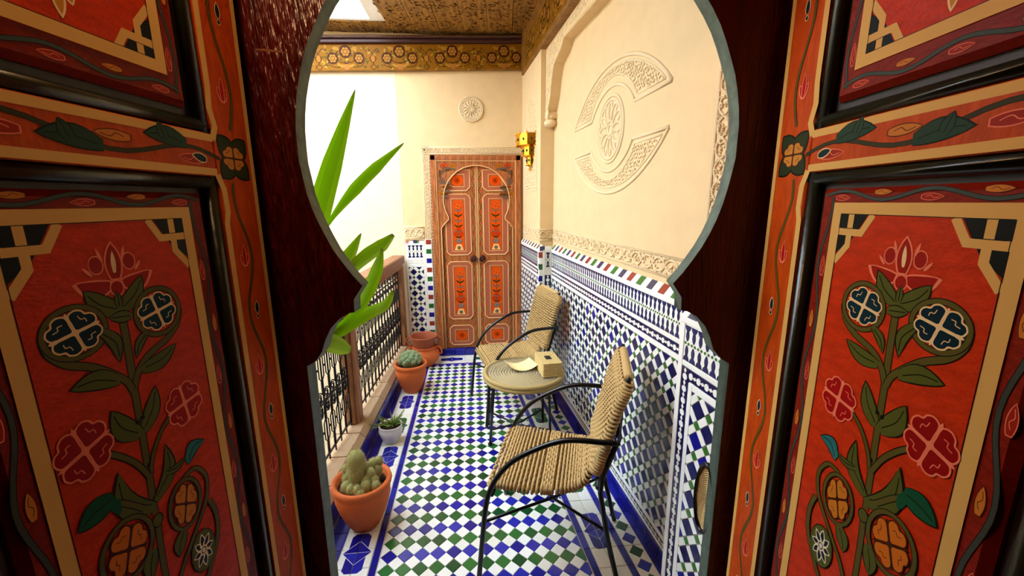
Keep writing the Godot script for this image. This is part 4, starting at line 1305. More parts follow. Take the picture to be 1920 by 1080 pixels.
func vine(a: Art, x0: float, y0: float, x1: float, y1: float, amp: float, period: float, w: float, tulips := true, tone := STEMC):
	var d := Vector2(x1 - x0, y1 - y0)
	var l := d.length()
	d /= l
	var o := Vector2(-d.y, d.x)
	var p := []
	var n := int(l / period * 12.0)
	for i in n + 1:
		var t := l * i / n
		p.append(Vector2(x0, y0) + d * t + o * amp * sin(TAU * t / period))
	a.line(p, w + 0.0016, INK)
	a.line(p, w, tone)
	var k := 0
	var t := period * 0.25
	while t < l - period * 0.2:
		var s := 1.0 if k % 2 == 0 else -1.0
		var c := Vector2(x0, y0) + d * t - o * s * amp * 0.55
		if tulips and k % 2 == 0:
			var q := amp * 1.15
			for e in [-0.7, 0.7, 0.0]:
				a.blob(Art.leaf(c - d * q * 1.1, c + (d * q * (1.5 if e == 0.0 else 0.4)) + o * q * e, q * 0.75), PINK)
				a.blob(Art.leaf(c - d * q * 0.95, c + (d * q * (1.36 if e == 0.0 else 0.3)) + o * q * e * 0.9, q * 0.55), Color(0.62, 0.10, 0.05))
		elif tulips:
			a.blob(Art.leaf(c - d * amp * 0.3, c + d * amp * 1.5, amp * 0.95), PALE)
			a.blob(Art.leaf(c - d * amp * 0.25, c + d * amp * 1.35, amp * 0.72), Color(0.06, 0.14, 0.17))
			a.blob(Art.ell(c - d * amp * 0.75, amp * 0.34, amp * 0.34, 0, 9), PALE)
			a.blob(Art.ell(c - d * amp * 0.75, amp * 0.25, amp * 0.25, 0, 9), Color(0.06, 0.14, 0.17))
		else:
			a.blob(Art.leaf(c - d * amp * 2.2, c + d * amp * 2.2, amp * 1.35), Color(0.30, 0.13, 0.03) if k % 2 else PINK)
			a.blob(Art.leaf(c - d * amp * 2.05, c + d * amp * 2.05, amp * 1.12), Color(0.72, 0.42, 0.14) if k % 2 else Color(0.56, 0.12, 0.06))
			a.line(Art.sm([c - d * amp * 1.3, c - d * amp * 0.4 + o * amp * 0.25, c + d * amp * 0.3 - o * amp * 0.2, c + d * amp * 1.4], 4), amp * 0.09, Color(0.30, 0.13, 0.03) if k % 2 else PINK)
		t += period * 0.5
		k += 1

func door_leaf(called: String, label: String, sx: float, hinge_x: float):
	var df := door_frame()
	var u := Vector3(-sin(LEAF_TURN), 0, cos(LEAF_TURN)) * sx
	var xf := df * Transform3D(Basis(u, Vector3.UP, u.cross(Vector3.UP)), Vector3(hinge_x, 0, -1.0))
	var d := thing(called, label, "door", xf, "", "structure")
	var bx := func(u0: float, v0: float, u1: float, v1: float, z0: float, z1: float, ch: float) -> ArrayMesh:
		return boxed(Vector3((u0 + u1) * 0.5 * sx, (v0 + v1) * 0.5, (z0 + z1) * 0.5), Vector3(u1 - u0, v1 - v0, z1 - z0), ch)
	var art := func(z: float) -> Art:
		var a := Art.new()
		a.sx = sx
		a.xf = Transform3D(Basis.IDENTITY, Vector3(0, 0, z))
		return a
	var st := part(d, "stile", bx.call(0.0, 0.0, 0.121, 2.30, -0.045, 0.0, 0.003), M.door_stile)
	var s2 := part(d, "stile", bx.call(0.600, 0.0, 0.74, 2.30, -0.045, 0.0, 0.003), M.door_stile)
	part(d, "rail", bx.call(0.121, 0.0, 0.600, 0.16, -0.045, 0.0, 0.003), M.door_stile)
	var lock := part(d, "rail", bx.call(0.121, 1.556, 0.600, 1.640, -0.045, 0.0, 0.003), M.door_stile)
	part(d, "rail", bx.call(0.121, 2.20, 0.600, 2.30, -0.045, 0.0, 0.003), M.door_stile)
	# painting on stiles and rail
	var a: Art = art.call(0.0)
	vine(a, 0.062, 0.02, 0.066, 1.545, 0.017, 0.26, 0.006)
	vine(a, 0.066, 1.655, 0.064, 2.30, 0.017, 0.30, 0.006)
	part(st, "painted_vine", a.mesh(), M.paint)
	a = art.call(0.0)
	a.line(V([0.0065, 0.0, 0.0065, 2.30]), 0.013, GOLD)
	a.line(V([0.114, 0.0, 0.1135, 1.46, 0.106, 1.485, 0.108, 1.53, 0.121, 1.560]), 0.015, GOLD)
	a.line(V([0.121, 1.629, 0.110, 1.655, 0.119, 1.69, 0.1145, 1.73, 0.1145, 2.30]), 0.015, GOLD)
	part(st, "gold_line", a.mesh(), M.paint)
	a = art.call(0.0)
	for e in 4: a.blob(Art.leaf(Vector2(0.066, 1.597), Vector2(0.066, 1.597) + Vector2(0.062, 0).rotated(PI * 0.25 + PI * 0.5 * e), 0.05), INK)
	for e in 4: a.blob(Art.leaf(Vector2(0.066, 1.597), Vector2(0.066, 1.597) + Vector2(0.058, 0).rotated(PI * 0.25 + PI * 0.5 * e), 0.044), Color(0.16, 0.19, 0.10))
	bloom(a, Vector2(0.066, 1.597), 0.034, 0.026, Color(0.72, 0.46, 0.18), Color(0.28, 0.14, 0.05), 0.8)
	part(st, "painted_rosette", a.mesh(), M.paint)
	a = art.call(0.0)
	vine(a, 0.108, 1.592, 0.600, 1.606, 0.014, 0.30, 0.006, false, Color(0.20, 0.19, 0.11))
	for e in [[0.235, 1.612, 0.20], [0.395, 1.588, 0.30]]:
		leafy(a, e[0] - 0.045, e[1], e[0] + 0.045, e[1] + 0.006, 0.030, 0.006, Color(0.13, 0.22, 0.16))
		leafy(a, e[0], e[1], e[0] + 0.012, e[1] + 0.030, 0.018, 0.0, Color(0.13, 0.22, 0.16))
	a.blob(Art.leaf(Vector2(0.145, 1.587), Vector2(0.182, 1.594), 0.018), PALE)
	a.blob(Art.leaf(Vector2(0.147, 1.587), Vector2(0.179, 1.594), 0.014), Color(0.06, 0.14, 0.16))
	part(lock, "painted_vine", a.mesh(), M.paint)
	a = art.call(0.0)
	a.line(V([0.121, 1.565, 0.600, 1.565]), 0.014, GOLD)
	a.line(V([0.121, 1.631, 0.600, 1.631]), 0.014, GOLD)
	part(lock, "gold_line", a.mesh(), M.paint)
	a = art.call(0.0)
	a.line(V([0.609, 0.0, 0.609, 2.30]), 0.016, GOLD)
	vine(a, 0.668, 0.02, 0.668, 2.28, 0.02, 0.3, 0.007)
	part(s2, "painted_vine", a.mesh(), M.paint)
	# panels: a recessed board, a dark moulding round it, a raised field
	for pn in [[0.16, 1.556], [1.640, 2.20]]:
		var v0: float = pn[0]
		var v1: float = pn[1]
		var pb := part(d, "panel", bx.call(0.115, v0 - 0.004, 0.606, v1 + 0.004, -0.042, -0.022, 0.0), M.door_recess)
		var g := MB.new(true)
		for e in [[0.133, v0, 0.133, v1], [0.588, v0, 0.588, v1], [0.121, v0 + 0.012, 0.600, v0 + 0.012], [0.121, v1 - 0.012, 0.600, v1 - 0.012]]:
			g.tube([Vector3(e[0] * sx, e[1], -0.014), Vector3(e[2] * sx, e[3], -0.014)], 0.0135, 10)
		part(d, "moulding", g.mesh(), M.door_groove)
		var k := MB.new()
		k.prism(rect(minf(0.163 * sx, 0.558 * sx), v0 + 0.040, maxf(0.163 * sx, 0.558 * sx), v1 - 0.034), Transform3D.IDENTITY, -0.024, -0.006, 0.010)
		part(pb, "raised_field", k.mesh(), M.door_ledge)
		k = MB.new()
		k.prism(rect(minf(0.204 * sx, 0.524 * sx), v0 + 0.085, maxf(0.204 * sx, 0.524 * sx), v1 - 0.060), Transform3D.IDENTITY, -0.010, -0.0045, 0.002)
		part(pb, "painted_board", k.mesh(), M.door_panel)
		a = art.call(-0.006)
		vine(a, 0.189, v0 + 0.06, 0.189, v1 - 0.05, 0.009, 0.22, 0.005, false, Color(0.22, 0.23, 0.20))
		vine(a, 0.541, v0 + 0.06, 0.541, v1 - 0.05, 0.010, 0.24, 0.006, false, Color(0.22, 0.23, 0.20))
		vine(a, 0.18, v1 - 0.047, 0.55, v1 - 0.047, 0.008, 0.17, 0.005, false, Color(0.24, 0.26, 0.24))
		vine(a, 0.18, v0 + 0.064, 0.55, v0 + 0.064, 0.008, 0.17, 0.005, false, Color(0.24, 0.26, 0.24))
		part(pb, "painted_vine", a.mesh(), M.paint)
		a = art.call(-0.0045)
		var y0 := v0 + 0.096
		var y1 := v1 - 0.070
		for c in [[0.224, y0, 1.0, 1.0], [0.504, y0, -1.0, 1.0], [0.224, y1 - 0.010, 1.0, -1.0], [0.504, y1 - 0.010, -1.0, -1.0]]: knot(a, c[0], c[1], c[2], c[3])
		a.line(V([0.214, y0, 0.514, y0, 0.514, y1, 0.214, y1]), 0.020, GOLD, true)
		a.line(V([0.2255, y0 + 0.01, 0.5025, y0 + 0.01, 0.5025, y1 - 0.01, 0.2255, y1 - 0.01]), 0.0012, INK, true)
		part(pb, "gold_frame", a.mesh(), M.paint)
		a = art.call(-0.0045)
		if v1 < 1.6: spray(a)
		else:
			var c := Vector2(0.37, 1.90)
			for e in [[-1.0, 0.0], [1.0, 0.0]]:
				var s: float = e[0]
				a.line(Art.sm(V([0.37, 1.80, 0.37 + 0.05 * s, 1.83, 0.37 + 0.10 * s, 1.90, 0.37 + 0.085 * s, 1.97]), 6), 0.012, Color(0.62, 0.40, 0.10))
				for f in [[0.02, 1.775, 0.012, 1.80], [0.075, 1.805, 0.055, 1.835], [0.125, 1.85, 0.095, 1.875], [0.13, 1.92, 0.10, 1.915]]:
					a.blob(Art.leaf(Vector2(0.37 + f[2] * s, f[3]), Vector2(0.37 + f[0] * s, f[1]), 0.018), PALE)
					a.blob(Art.leaf(Vector2(0.37 + f[2] * s, f[3]), Vector2(0.37 + f[0] * s * 0.98, f[1] + 0.003), 0.013), Color(0.70, 0.45, 0.12))
			a.blob(Art.leaf(Vector2(0.37, 1.80), Vector2(0.368, 1.752), 0.02), PALE)
			a.blob(Art.leaf(Vector2(0.37, 1.80), Vector2(0.368, 1.757), 0.014), Color(0.70, 0.45, 0.12))
			bloom(a, c + Vector2(0, 0.0), 0.05, 0.05, Color(0.10, 0.20, 0.20), Color(0.62, 0.45, 0.16), 0.4, 5)
			leafy(a, 0.37, 1.97, 0.33, 2.05, 0.03)
			leafy(a, 0.37, 1.97, 0.41, 2.05, 0.03)
		part(pb, "painted_flowers", a.mesh(), M.paint)

func doorway():
	# board with a horseshoe opening, filling the doorway between the leaves
	var df := door_frame()
	var cx := 0.0145
	var half := [0.564, -0.02, 0.564, 1.075, 0.541, 1.089, 0.519, 1.116, 0.506, 1.150, 0.490, 1.180, 0.466, 1.206, 0.440, 1.220, 0.424, 1.223, 0.4235, 1.258, 0.399, 1.294]
	var path := []
	for e in range(0, half.size(), 2): path.append(Vector2(half[e], half[e + 1]))
	var a0 := atan2(1.294 - 1.64, 0.399)
	for e in range(1, 64):
		var an := a0 + (PI - 2.0 * a0) * e / 64.0
		path.append(Vector2(cos(an) * 0.528, 1.64 + sin(an) * 0.528))
	for e in range(half.size() - 2, -1, -2): path.append(Vector2(-half[e], half[e + 1]))
	for e in path.size(): path[e] += Vector2(cx + (rng.randf() - 0.5) * 0.0022, (rng.randf() - 0.5) * 0.0022 if path[e].y > 0 else 0.0)
	var poly := PackedVector2Array(path)
	poly.append_array(P([-0.668, -0.02, -0.668, 2.45, 0.686, 2.45, 0.686, -0.02]))
	var b := thing("arched_screen", "dark red wooden board cut as a horseshoe arch with grey green cut edge", "door frame", df)
	var k := MB.new()
	var idx := Geometry2D.triangulate_polygon(poly)
	for i in range(0, idx.size(), 3):
		for z in [-1.040, -1.087]:
			k.tri_to(k.v3(poly[idx[i]], z), k.v3(poly[idx[i + 1]], z), k.v3(poly[idx[i + 2]], z), Vector3(0, 0, 1 if z > -1.05 else -1))
	part(b, "board", k.mesh(), M.board_red)
	k = MB.new(true)
	for i in path.size() - 1:
		var p: Vector2 = path[i]
		var q: Vector2 = path[i + 1]
		var dir := Vector3(-(q - p).y, (q - p).x, 0)
		k.quad_to(k.v3(p, -1.040), k.v3(q, -1.040), k.v3(q, -1.087), k.v3(p, -1.087), dir)
	part(b, "cut_edge", k.mesh(), M.board_edge)
	# filled cracks and a few paint drips at the joints of the board
	var a := Art.new()
	a.xf = Transform3D(Basis.IDENTITY, Vector3(0, 0, -1.040))
	a.line(Art.sm(V([-0.585, 1.848, -0.545, 1.845, -0.510, 1.840]), 5), [0.003, 0.004, 0.005, 0.006, 0.006, 0.005, 0.004, 0.004, 0.003, 0.002, 0.001], Color(0.42, 0.26, 0.19))
	part(b, "filled_crack", a.mesh(), M.paint)
	door_leaf("door_2", "left red door leaf standing open, painted with a flower spray in shadow", -1.0, -0.599)
	door_leaf("door_3", "right red door leaf standing open, painted with a bright flower spray", 1.0, 0.613)

# the closed pair of painted doors at the far end
func far_door():
	var d := thing("door_1", "closed double door of carved painted wood at the far end of the balcony", "door", at(0, 0, -4.0), "", "structure")
	var cream := Color(0.90, 0.70, 0.46)
	var orange := Color(0.82, 0.30, 0.07)
	mat("cream_line", cream, 0.5)
	var f := part(d, "frame", boxed(Vector3(-0.343, 1.0, 0.016), Vector3(0.05, 1.86, 0.05), 0.006), M.far_wood)
	part(d, "frame", boxed(Vector3(0.440, 1.0, 0.016), Vector3(0.05, 1.86, 0.05), 0.006), M.far_wood)
	part(d, "frame", boxed(Vector3(0.0485, 1.905, 0.016), Vector3(0.84, 0.05, 0.05), 0.006), M.far_wood)
	for e in [[-0.3165, 1.0, 0.006, 1.84], [0.4135, 1.0, 0.006, 1.84], [0.0485, 1.878, 0.73, 0.006]]:
		part(d, "cream_line", boxed(Vector3(e[0], e[1], 0.035), Vector3(e[2], e[3], 0.006), 0.001), M.cream_line)
	var fr := MB.new()
	for y in 60: fr.box(Vector3(-0.364, 0.09 + y * 0.0305, 0.026), Vector3(0.012, 0.024, 0.022), Basis(Vector3.BACK, 0.5), 0.004)
	for x in 27: fr.box(Vector3(-0.35 + x * 0.0305, 1.924, 0.026), Vector3(0.024, 0.012, 0.022), Basis(Vector3.BACK, 0.5), 0.004)
	part(f, "rope_moulding", fr.mesh(), M.cornice, Transform3D.IDENTITY, true)
	# plate with a horseshoe opening in front of the leaves
	var cx := 0.0485
	var half := [0.336, 0.073, 0.336, 1.270, 0.300, 1.315, 0.268, 1.345, 0.268, 1.375]
	var path := []
	for e in range(0, half.size(), 2): path.append(Vector2(cx + half[e], half[e + 1]))
	var a0 := atan2(1.375 - 1.53, 0.268)
	for e in range(1, 32):
		var an := a0 + (PI - 2.0 * a0) * e / 32.0
		path.append(Vector2(cx + cos(an) * 0.308, 1.53 + sin(an) * 0.308))
	for e in range(half.size() - 2, -1, -2): path.append(Vector2(cx - half[e], half[e + 1]))
	var poly := PackedVector2Array(path)
	poly.append_array(P([-0.322, 0.073, -0.322, 1.882, 0.419, 1.882, 0.419, 0.073]))
	fr = MB.new()
	fr.prism(poly, Transform3D.IDENTITY, 0.002, 0.030)
	var pl := part(d, "arched_plate", fr.mesh(), M.far_wood)
	rim(pl, Transform3D(Basis.IDENTITY, Vector3(0, 0, 0.031)), path, 0.0045, M.cream_line, false, "cream_line")
	var a := Art.new()
	a.xf = Transform3D(Basis.IDENTITY, Vector3(0, 0, 0.030))
	for s in [-1.0, 1.0]:
		var c := Vector2(cx + 0.30 * s, 1.80)
		bloom(a, c + Vector2(-0.01 * s, 0.03), 0.032, 0.032, Color(0.75, 0.26, 0.10), Color(0.42, 0.16, 0.06))
		bloom(a, c + Vector2(-0.085 * s, 0.035), 0.028, 0.026, Color(0.70, 0.42, 0.12), Color(0.42, 0.16, 0.06))
		bloom(a, c + Vector2(0.015 * s, -0.10), 0.026, 0.03, Color(0.46, 0.36, 0.30), Color(0.42, 0.16, 0.06))
		bloom(a, c + Vector2(0.03 * s, -0.21), 0.026, 0.026, Color(0.70, 0.42, 0.12), Color(0.42, 0.16, 0.06))
		for e in 9: a.blob(Art.leaf(c + Vector2(-0.10 * s + rng.randf() * 0.13 * s, -0.02 - 0.03 * e + rng.randf() * 0.03) if e > 3 else c + Vector2(-0.12 * s + 0.05 * e * s, 0.0), c + Vector2(0.03 * s, 0.02 - 0.035 * e), 0.022), Color(0.36, 0.22, 0.10) if e % 2 else Color(0.40, 0.32, 0.26))
	part(pl, "painted_flowers", a.mesh(), M.paint)
	var bronze := mat("bronze", Color(0.30, 0.13, 0.08), 0.4, 0.3)
	for s in [-1.0, 1.0]:
		var k := MB.new()
		k.box(Vector3(cx + s * 0.180, 0.965, -0.006), Vector3(0.355, 1.785, 0.03), Basis.IDENTITY, 0.003)
		var lf := part(d, "door_leaf", k.mesh(), M.far_wood)
		a = Art.new()
		a.xf = Transform3D(Basis.IDENTITY, Vector3(0, 0, 0.009))
		a.line(V([cx + s * 0.008, 0.08, cx + s * 0.008, 1.84]), 0.007, cream)
		vine(a, cx + s * 0.032, 0.09, cx + s * 0.032, 1.84, 0.010, 0.10, 0.004)
		vine(a, cx + s * 0.322, 0.09, cx + s * 0.322, 1.30, 0.010, 0.10, 0.004)
		part(lf, "painted_vine", a.mesh(), M.paint)
		for pn in [[1.612, 1.80, 1.632], [1.010, 1.580, 1.05], [0.374, 0.944, 0.412], [0.106, 0.306, 0.14]]:
			var x0: float = cx + s * 0.060
			var x1: float = cx + s * 0.294
			if s < 0: 
				var t := x0
				x0 = x1
				x1 = t
			var y0: float = pn[0]
			var y1: float = pn[1]
			var c := 0.034
			var oct := P([x0 + c, y0, x1 - c, y0, x1 - c * 0.45, y0 + c * 0.45, x1, y0 + c, x1, y1 - c, x1 - c * 0.45, y1 - c * 0.45, x1 - c, y1, x0 + c, y1, x0 + c * 0.45, y1 - c * 0.45, x0, y1 - c, x0, y0 + c, x0 + c * 0.45, y0 + c * 0.45])
			if y1 > 1.7: oct = P([x0 + c, y0, x1 - c, y0, x1, y0 + c, x1 if s < 0 else x1 - 0.12, y1, x0 + 0.12 if s < 0 else x0, y1, x0, y0 + c])
			k = MB.new()
			k.prism(oct, Transform3D.IDENTITY, 0.006, 0.0125, 0.0025)
			var pp := part(lf, "panel", k.mesh(), M.far_panel)
			var g := MB.new(true)
			var q := []
			for v in oct: q.append(Vector3(v.x, v.y, 0.0125))
			g.tube(q, 0.0048, 6, true, 0.8, Vector3.BACK)
			var xm: float = (x0 + x1) * 0.5
			var w := 0.062
			a = Art.new()
			a.xf = Transform3D(Basis.IDENTITY, Vector3(0, 0, 0.0125))
			var b0 := y0 + 0.040
			var b1 := y1 - 0.043
			a.blob(rect(xm - w - 0.004, b0 - 0.004, xm + w + 0.004, b1 + 0.004), cream)
			a.blob(rect(xm - w, b0, xm + w, b1), Color(0.62, 0.33, 0.19))
			if b1 - b0 > 0.3:
				a.blob(P([xm - w * 0.8, b0 + 0.008, xm + w * 0.8, b0 + 0.008, xm + w * 0.8, b1 - 0.05, xm + w * 0.55, b1 - 0.01, xm - w * 0.55, b1 - 0.01, xm - w * 0.8, b1 - 0.05]), orange)
				a.line(V([xm, b0 + 0.06, xm, b1 - 0.07]), 0.005, Color(0.22, 0.17, 0.06))
				for e in 7:
					var yy := lerpf(b0 + 0.09, b1 - 0.10, e / 6.0)
					for r in [-1.0, 1.0]:
						a.blob(Art.leaf(Vector2(xm, yy - 0.015), Vector2(xm + r * 0.042, yy + 0.012), 0.016), Color(0.25, 0.20, 0.07) if e % 2 else Color(0.46, 0.36, 0.30))
				bloom(a, Vector2(xm, b1 - 0.065), 0.032, 0.03, Color(0.86, 0.36, 0.12), Color(0.55, 0.16, 0.05))
				for e in [[-0.026, 0.33], [0.026, 0.33], [0.0, 0.42]]: bloom(a, Vector2(xm + e[0], lerpf(b0, b1, e[1])), 0.022, 0.022, Color(0.80, 0.24, 0.05), Color(0.45, 0.12, 0.04))
				bloom(a, Vector2(xm, lerpf(b0, b1, 0.2)), 0.026, 0.024, Color(0.55, 0.47, 0.42), Color(0.20, 0.14, 0.08))
				a.blob(P([xm - 0.042, b0 + 0.008, xm + 0.042, b0 + 0.008, xm + 0.022, b0 + 0.064, xm - 0.022, b0 + 0.064]), cream)
				bloom(a, Vector2(xm, b0 + 0.03), 0.018, 0.018, Color(0.50, 0.42, 0.30), Color(0.28, 0.16, 0.08))
			else:
				a.blob(Art.ell(Vector2(xm, (b0 + b1) * 0.5), w * 0.95, (b1 - b0) * 0.46, 0, 20), orange)
				bloom(a, Vector2(xm, (b0 + b1) * 0.5), 0.026, 0.026, Color(0.74, 0.22, 0.04), Color(0.40, 0.12, 0.03), 0.2, 6)
				a.blob(Art.ell(Vector2(xm, (b0 + b1) * 0.5), 0.006, 0.006, 0, 8), Color(0.15, 0.10, 0.05))
			part(pp, "cream_line", g.mesh(), M.cream_line)
			part(pp, "painted_flowers", a.mesh(), M.paint)
		var kb := MB.new(true)
		kb.lathe([Vector2(0.0, 0.03), Vector2(0.018, 0.024), Vector2(0.030, 0.012), Vector2(0.033, 0.0)], 18)
		var rg := []
		for e in 18: rg.append(Vector3(cos(TAU * e / 18) * 0.026, 0.026, sin(TAU * e / 18) * 0.026 + 0.006))
		kb.tube(rg, 0.005, 6, true, 1.0, Vector3.UP)
		part(lf, "door_knob", kb.mesh(), bronze, Transform3D(Basis(Vector3.RIGHT, PI * 0.5), Vector3(cx + s * 0.042, 0.974, 0.009)))

# ---------- furniture ----------
func chair_frame(x: float, z: float, a: float) -> Transform3D:
	var f := Vector3(-cos(a), 0, -sin(a))
	return Transform3D(Basis(f, Vector3.UP, f.cross(Vector3.UP)), Vector3(x, 0, z))
# ropes wound round a flat frame; profile rows are (forward, height, half width)
func woven(c0: Node3D, called: String, prof: Array, thick: float, r := 0.0062):
	var k := MB.new(true)
	var gaps := MB.new(true)
	var pts := []
	for i in prof.size() - 1:
		var a: Vector3 = prof[maxi(i - 1, 0)]
		var b: Vector3 = prof[i]
		var c: Vector3 = prof[i + 1]
		var d: Vector3 = prof[mini(i + 2, prof.size() - 1)]
		for e in 12: pts.append(b.cubic_interpolate(c, a, d, e / 12.0))
	pts.append(prof[prof.size() - 1])
	var run := 0.0
	var row := 0
	for i in range(1, pts.size()):
		var step := Vector2(pts[i].x - pts[i - 1].x, pts[i].y - pts[i - 1].y).length()
		run += step
		if run < r * 1.55: continue
		run = 0.0
		var t := Vector2(pts[i].x - pts[i - 1].x, pts[i].y - pts[i - 1].y).normalized()
		var o := Vector3(-t.y, t.x, 0) if t.x < 0.0 else Vector3(t.y, -t.x, 0)
		o = -o
		var c := Vector3(pts[i].x, pts[i].y, 0)
		var w: float = pts[i].z
		var p := []
		var n := maxi(int(w * 2.0 / 0.0085), 3)
		for e in n + 1:
			var bump := 0.0034 if (e + row * 2) % 4 < 2 else -0.0022
			if (e + row * 2) % 4 == 3 and e < n: gaps.ball(c + o * (thick * 0.5 + r * 0.72) + Vector3(t.x, t.y, 0) * r * 0.8 + Vector3(0, 0, -w + 2.0 * w * (e + 0.25) / n), Vector3(0.0034, 0.0034, 0.0048), 5, 3)
			p.append(c + o * (thick * 0.5 + bump) + Vector3(0, 0, -w + 2.0 * w * e / n))
		for e in [0.25, 0.5, 0.75]: p.append(c + o * thick * 0.5 * cos(PI * e) + Vector3(0, 0, w + thick * 0.5 * sin(PI * e)))
		for e in 5: p.append(c - o * thick * 0.5 + Vector3(0, 0, w - 2.0 * w * e / 4.0))
		for e in [0.25, 0.5, 0.75]: p.append(c - o * thick * 0.5 * cos(PI * e) + Vector3(0, 0, -w - thick * 0.5 * sin(PI * e)))
		var rad := []
		for e in p.size(): rad.append(r * (1.0 + 0.16 * sin(e * 2.4 + row)))
		k.tube(p, rad, 5, true, 1.0, Vector3.ZERO)
		row += 1
	# the frame's filling under the ropes, and the top row that closes the winding
	for i in range(0, pts.size() - 4, 4):
		var a: Vector3 = pts[i]
		var b: Vector3 = pts[i + 4]
		k.quad_to(Vector3(a.x, a.y, -a.z), Vector3(a.x, a.y, a.z), Vector3(b.x, b.y, b.z), Vector3(b.x, b.y, -b.z), Vector3.UP)
	var l: Vector3 = pts[pts.size() - 1]
	var tp := []
	var n := int(l.z * 2.0 / 0.009)
	for e in n + 1: tp.append(Vector3(l.x, l.y, -l.z + 2.0 * l.z * e / n))
	var tr := []
	for e in tp.size(): tr.append(thick * 0.5 - 0.001 + 0.0022 * (e % 2))
	k.tube(tp, tr, 9)
	var b := part(c0, called, k.mesh(), M.seagrass)
	part(b, "weave_gap_shade", gaps.mesh(), M.dark_straw, Transform3D.IDENTITY, true)  # dark beads stand in for the shade in the holes between ropes
func make_chair() -> Node3D:
	var c := thing("woven_chair", "woven seagrass armchair with thin black steel arms, nearest the doorway", "chair", chair_frame(0.274, -1.594, 0.293), "seagrass armchairs by the low table")
	woven(c, "seat", [Vector3(0.175, 0.385, 0.185), Vector3(0.165, 0.408, 0.200), Vector3(0.10, 0.412, 0.208), Vector3(0.0, 0.408, 0.206), Vector3(-0.11, 0.412, 0.185), Vector3(-0.180, 0.428, 0.155), Vector3(-0.210, 0.455, 0.115), Vector3(-0.228, 0.490, 0.080)], 0.026)
	woven(c, "backrest", [Vector3(-0.226, 0.487, 0.165), Vector3(-0.234, 0.515, 0.186), Vector3(-0.250, 0.58, 0.190), Vector3(-0.270, 0.66, 0.191), Vector3(-0.295, 0.76, 0.196), Vector3(-0.320, 0.835, 0.198), Vector3(-0.330, 0.860, 0.182), Vector3(-0.334, 0.872, 0.150)], 0.034)
	for s in [-1.0, 1.0]:
		var k := MB.new(true)
		var p := []
		for e in [[-0.300, 0.660, 0.232], [-0.255, 0.659, 0.235], [-0.18, 0.659, 0.236], [-0.116, 0.652, 0.236], [-0.045, 0.624, 0.236], [0.06, 0.560, 0.237], [0.126, 0.490, 0.238], [0.170, 0.406, 0.240], [0.190, 0.310, 0.244], [0.205, 0.15, 0.252], [0.218, 0.006, 0.258]]: p.append(Vector3(e[0], e[1], e[2] * s))
		var q := []
		for i in p.size() - 1:
			for e in 5: q.append(p[i].cubic_interpolate(p[i + 1], p[maxi(i - 1, 0)], p[mini(i + 2, p.size() - 1)], e / 5.0))
		q.append(p[p.size() - 1])
		k.tube(q, 0.0105, 10)
		part(c, "arm", k.mesh(), M.black_steel)
		k = MB.new(true)
		k.tube([Vector3(-0.305, 0.66, 0.205 * s), Vector3(-0.285, 0.58, 0.185 * s), Vector3(-0.255, 0.47, 0.168 * s), Vector3(-0.250, 0.40, 0.162 * s), Vector3(-0.285, 0.20, 0.168 * s), Vector3(-0.332, 0.006, 0.173 * s)], 0.0105, 10)
		part(c, "leg", k.mesh(), M.black_steel)
		k = MB.new(true)
		k.tube([Vector3(0.192, 0.27, 0.245 * s), Vector3(-0.05, 0.22, 0.0), Vector3(-0.27, 0.24, -0.165 * s)], 0.0065, 8)
		part(c, "stretcher", k.mesh(), M.black_steel)
	var k := MB.new(true)
	for e in [[-0.300, 0.66, 0.235, -0.325], [0.165, 0.385, 0.235, 0.165], [-0.24, 0.42, 0.165, -0.24]]:
		k = MB.new(true)
		k.tube([Vector3(e[0], e[1], -e[2]), Vector3(e[3], e[1], 0.0), Vector3(e[0], e[1], e[2])], 0.0095, 8)
		part(c, "crossbar", k.mesh(), M.black_steel)
	for s in [-1.0, 1.0]:
		k = MB.new(true)
		k.tube([Vector3(-0.322, 0.862, 0.17 * s), Vector3(-0.335, 0.888, 0.185 * s)], 0.008, 8)
		part(c, "rod_end", k.mesh(), M.black)
	return c

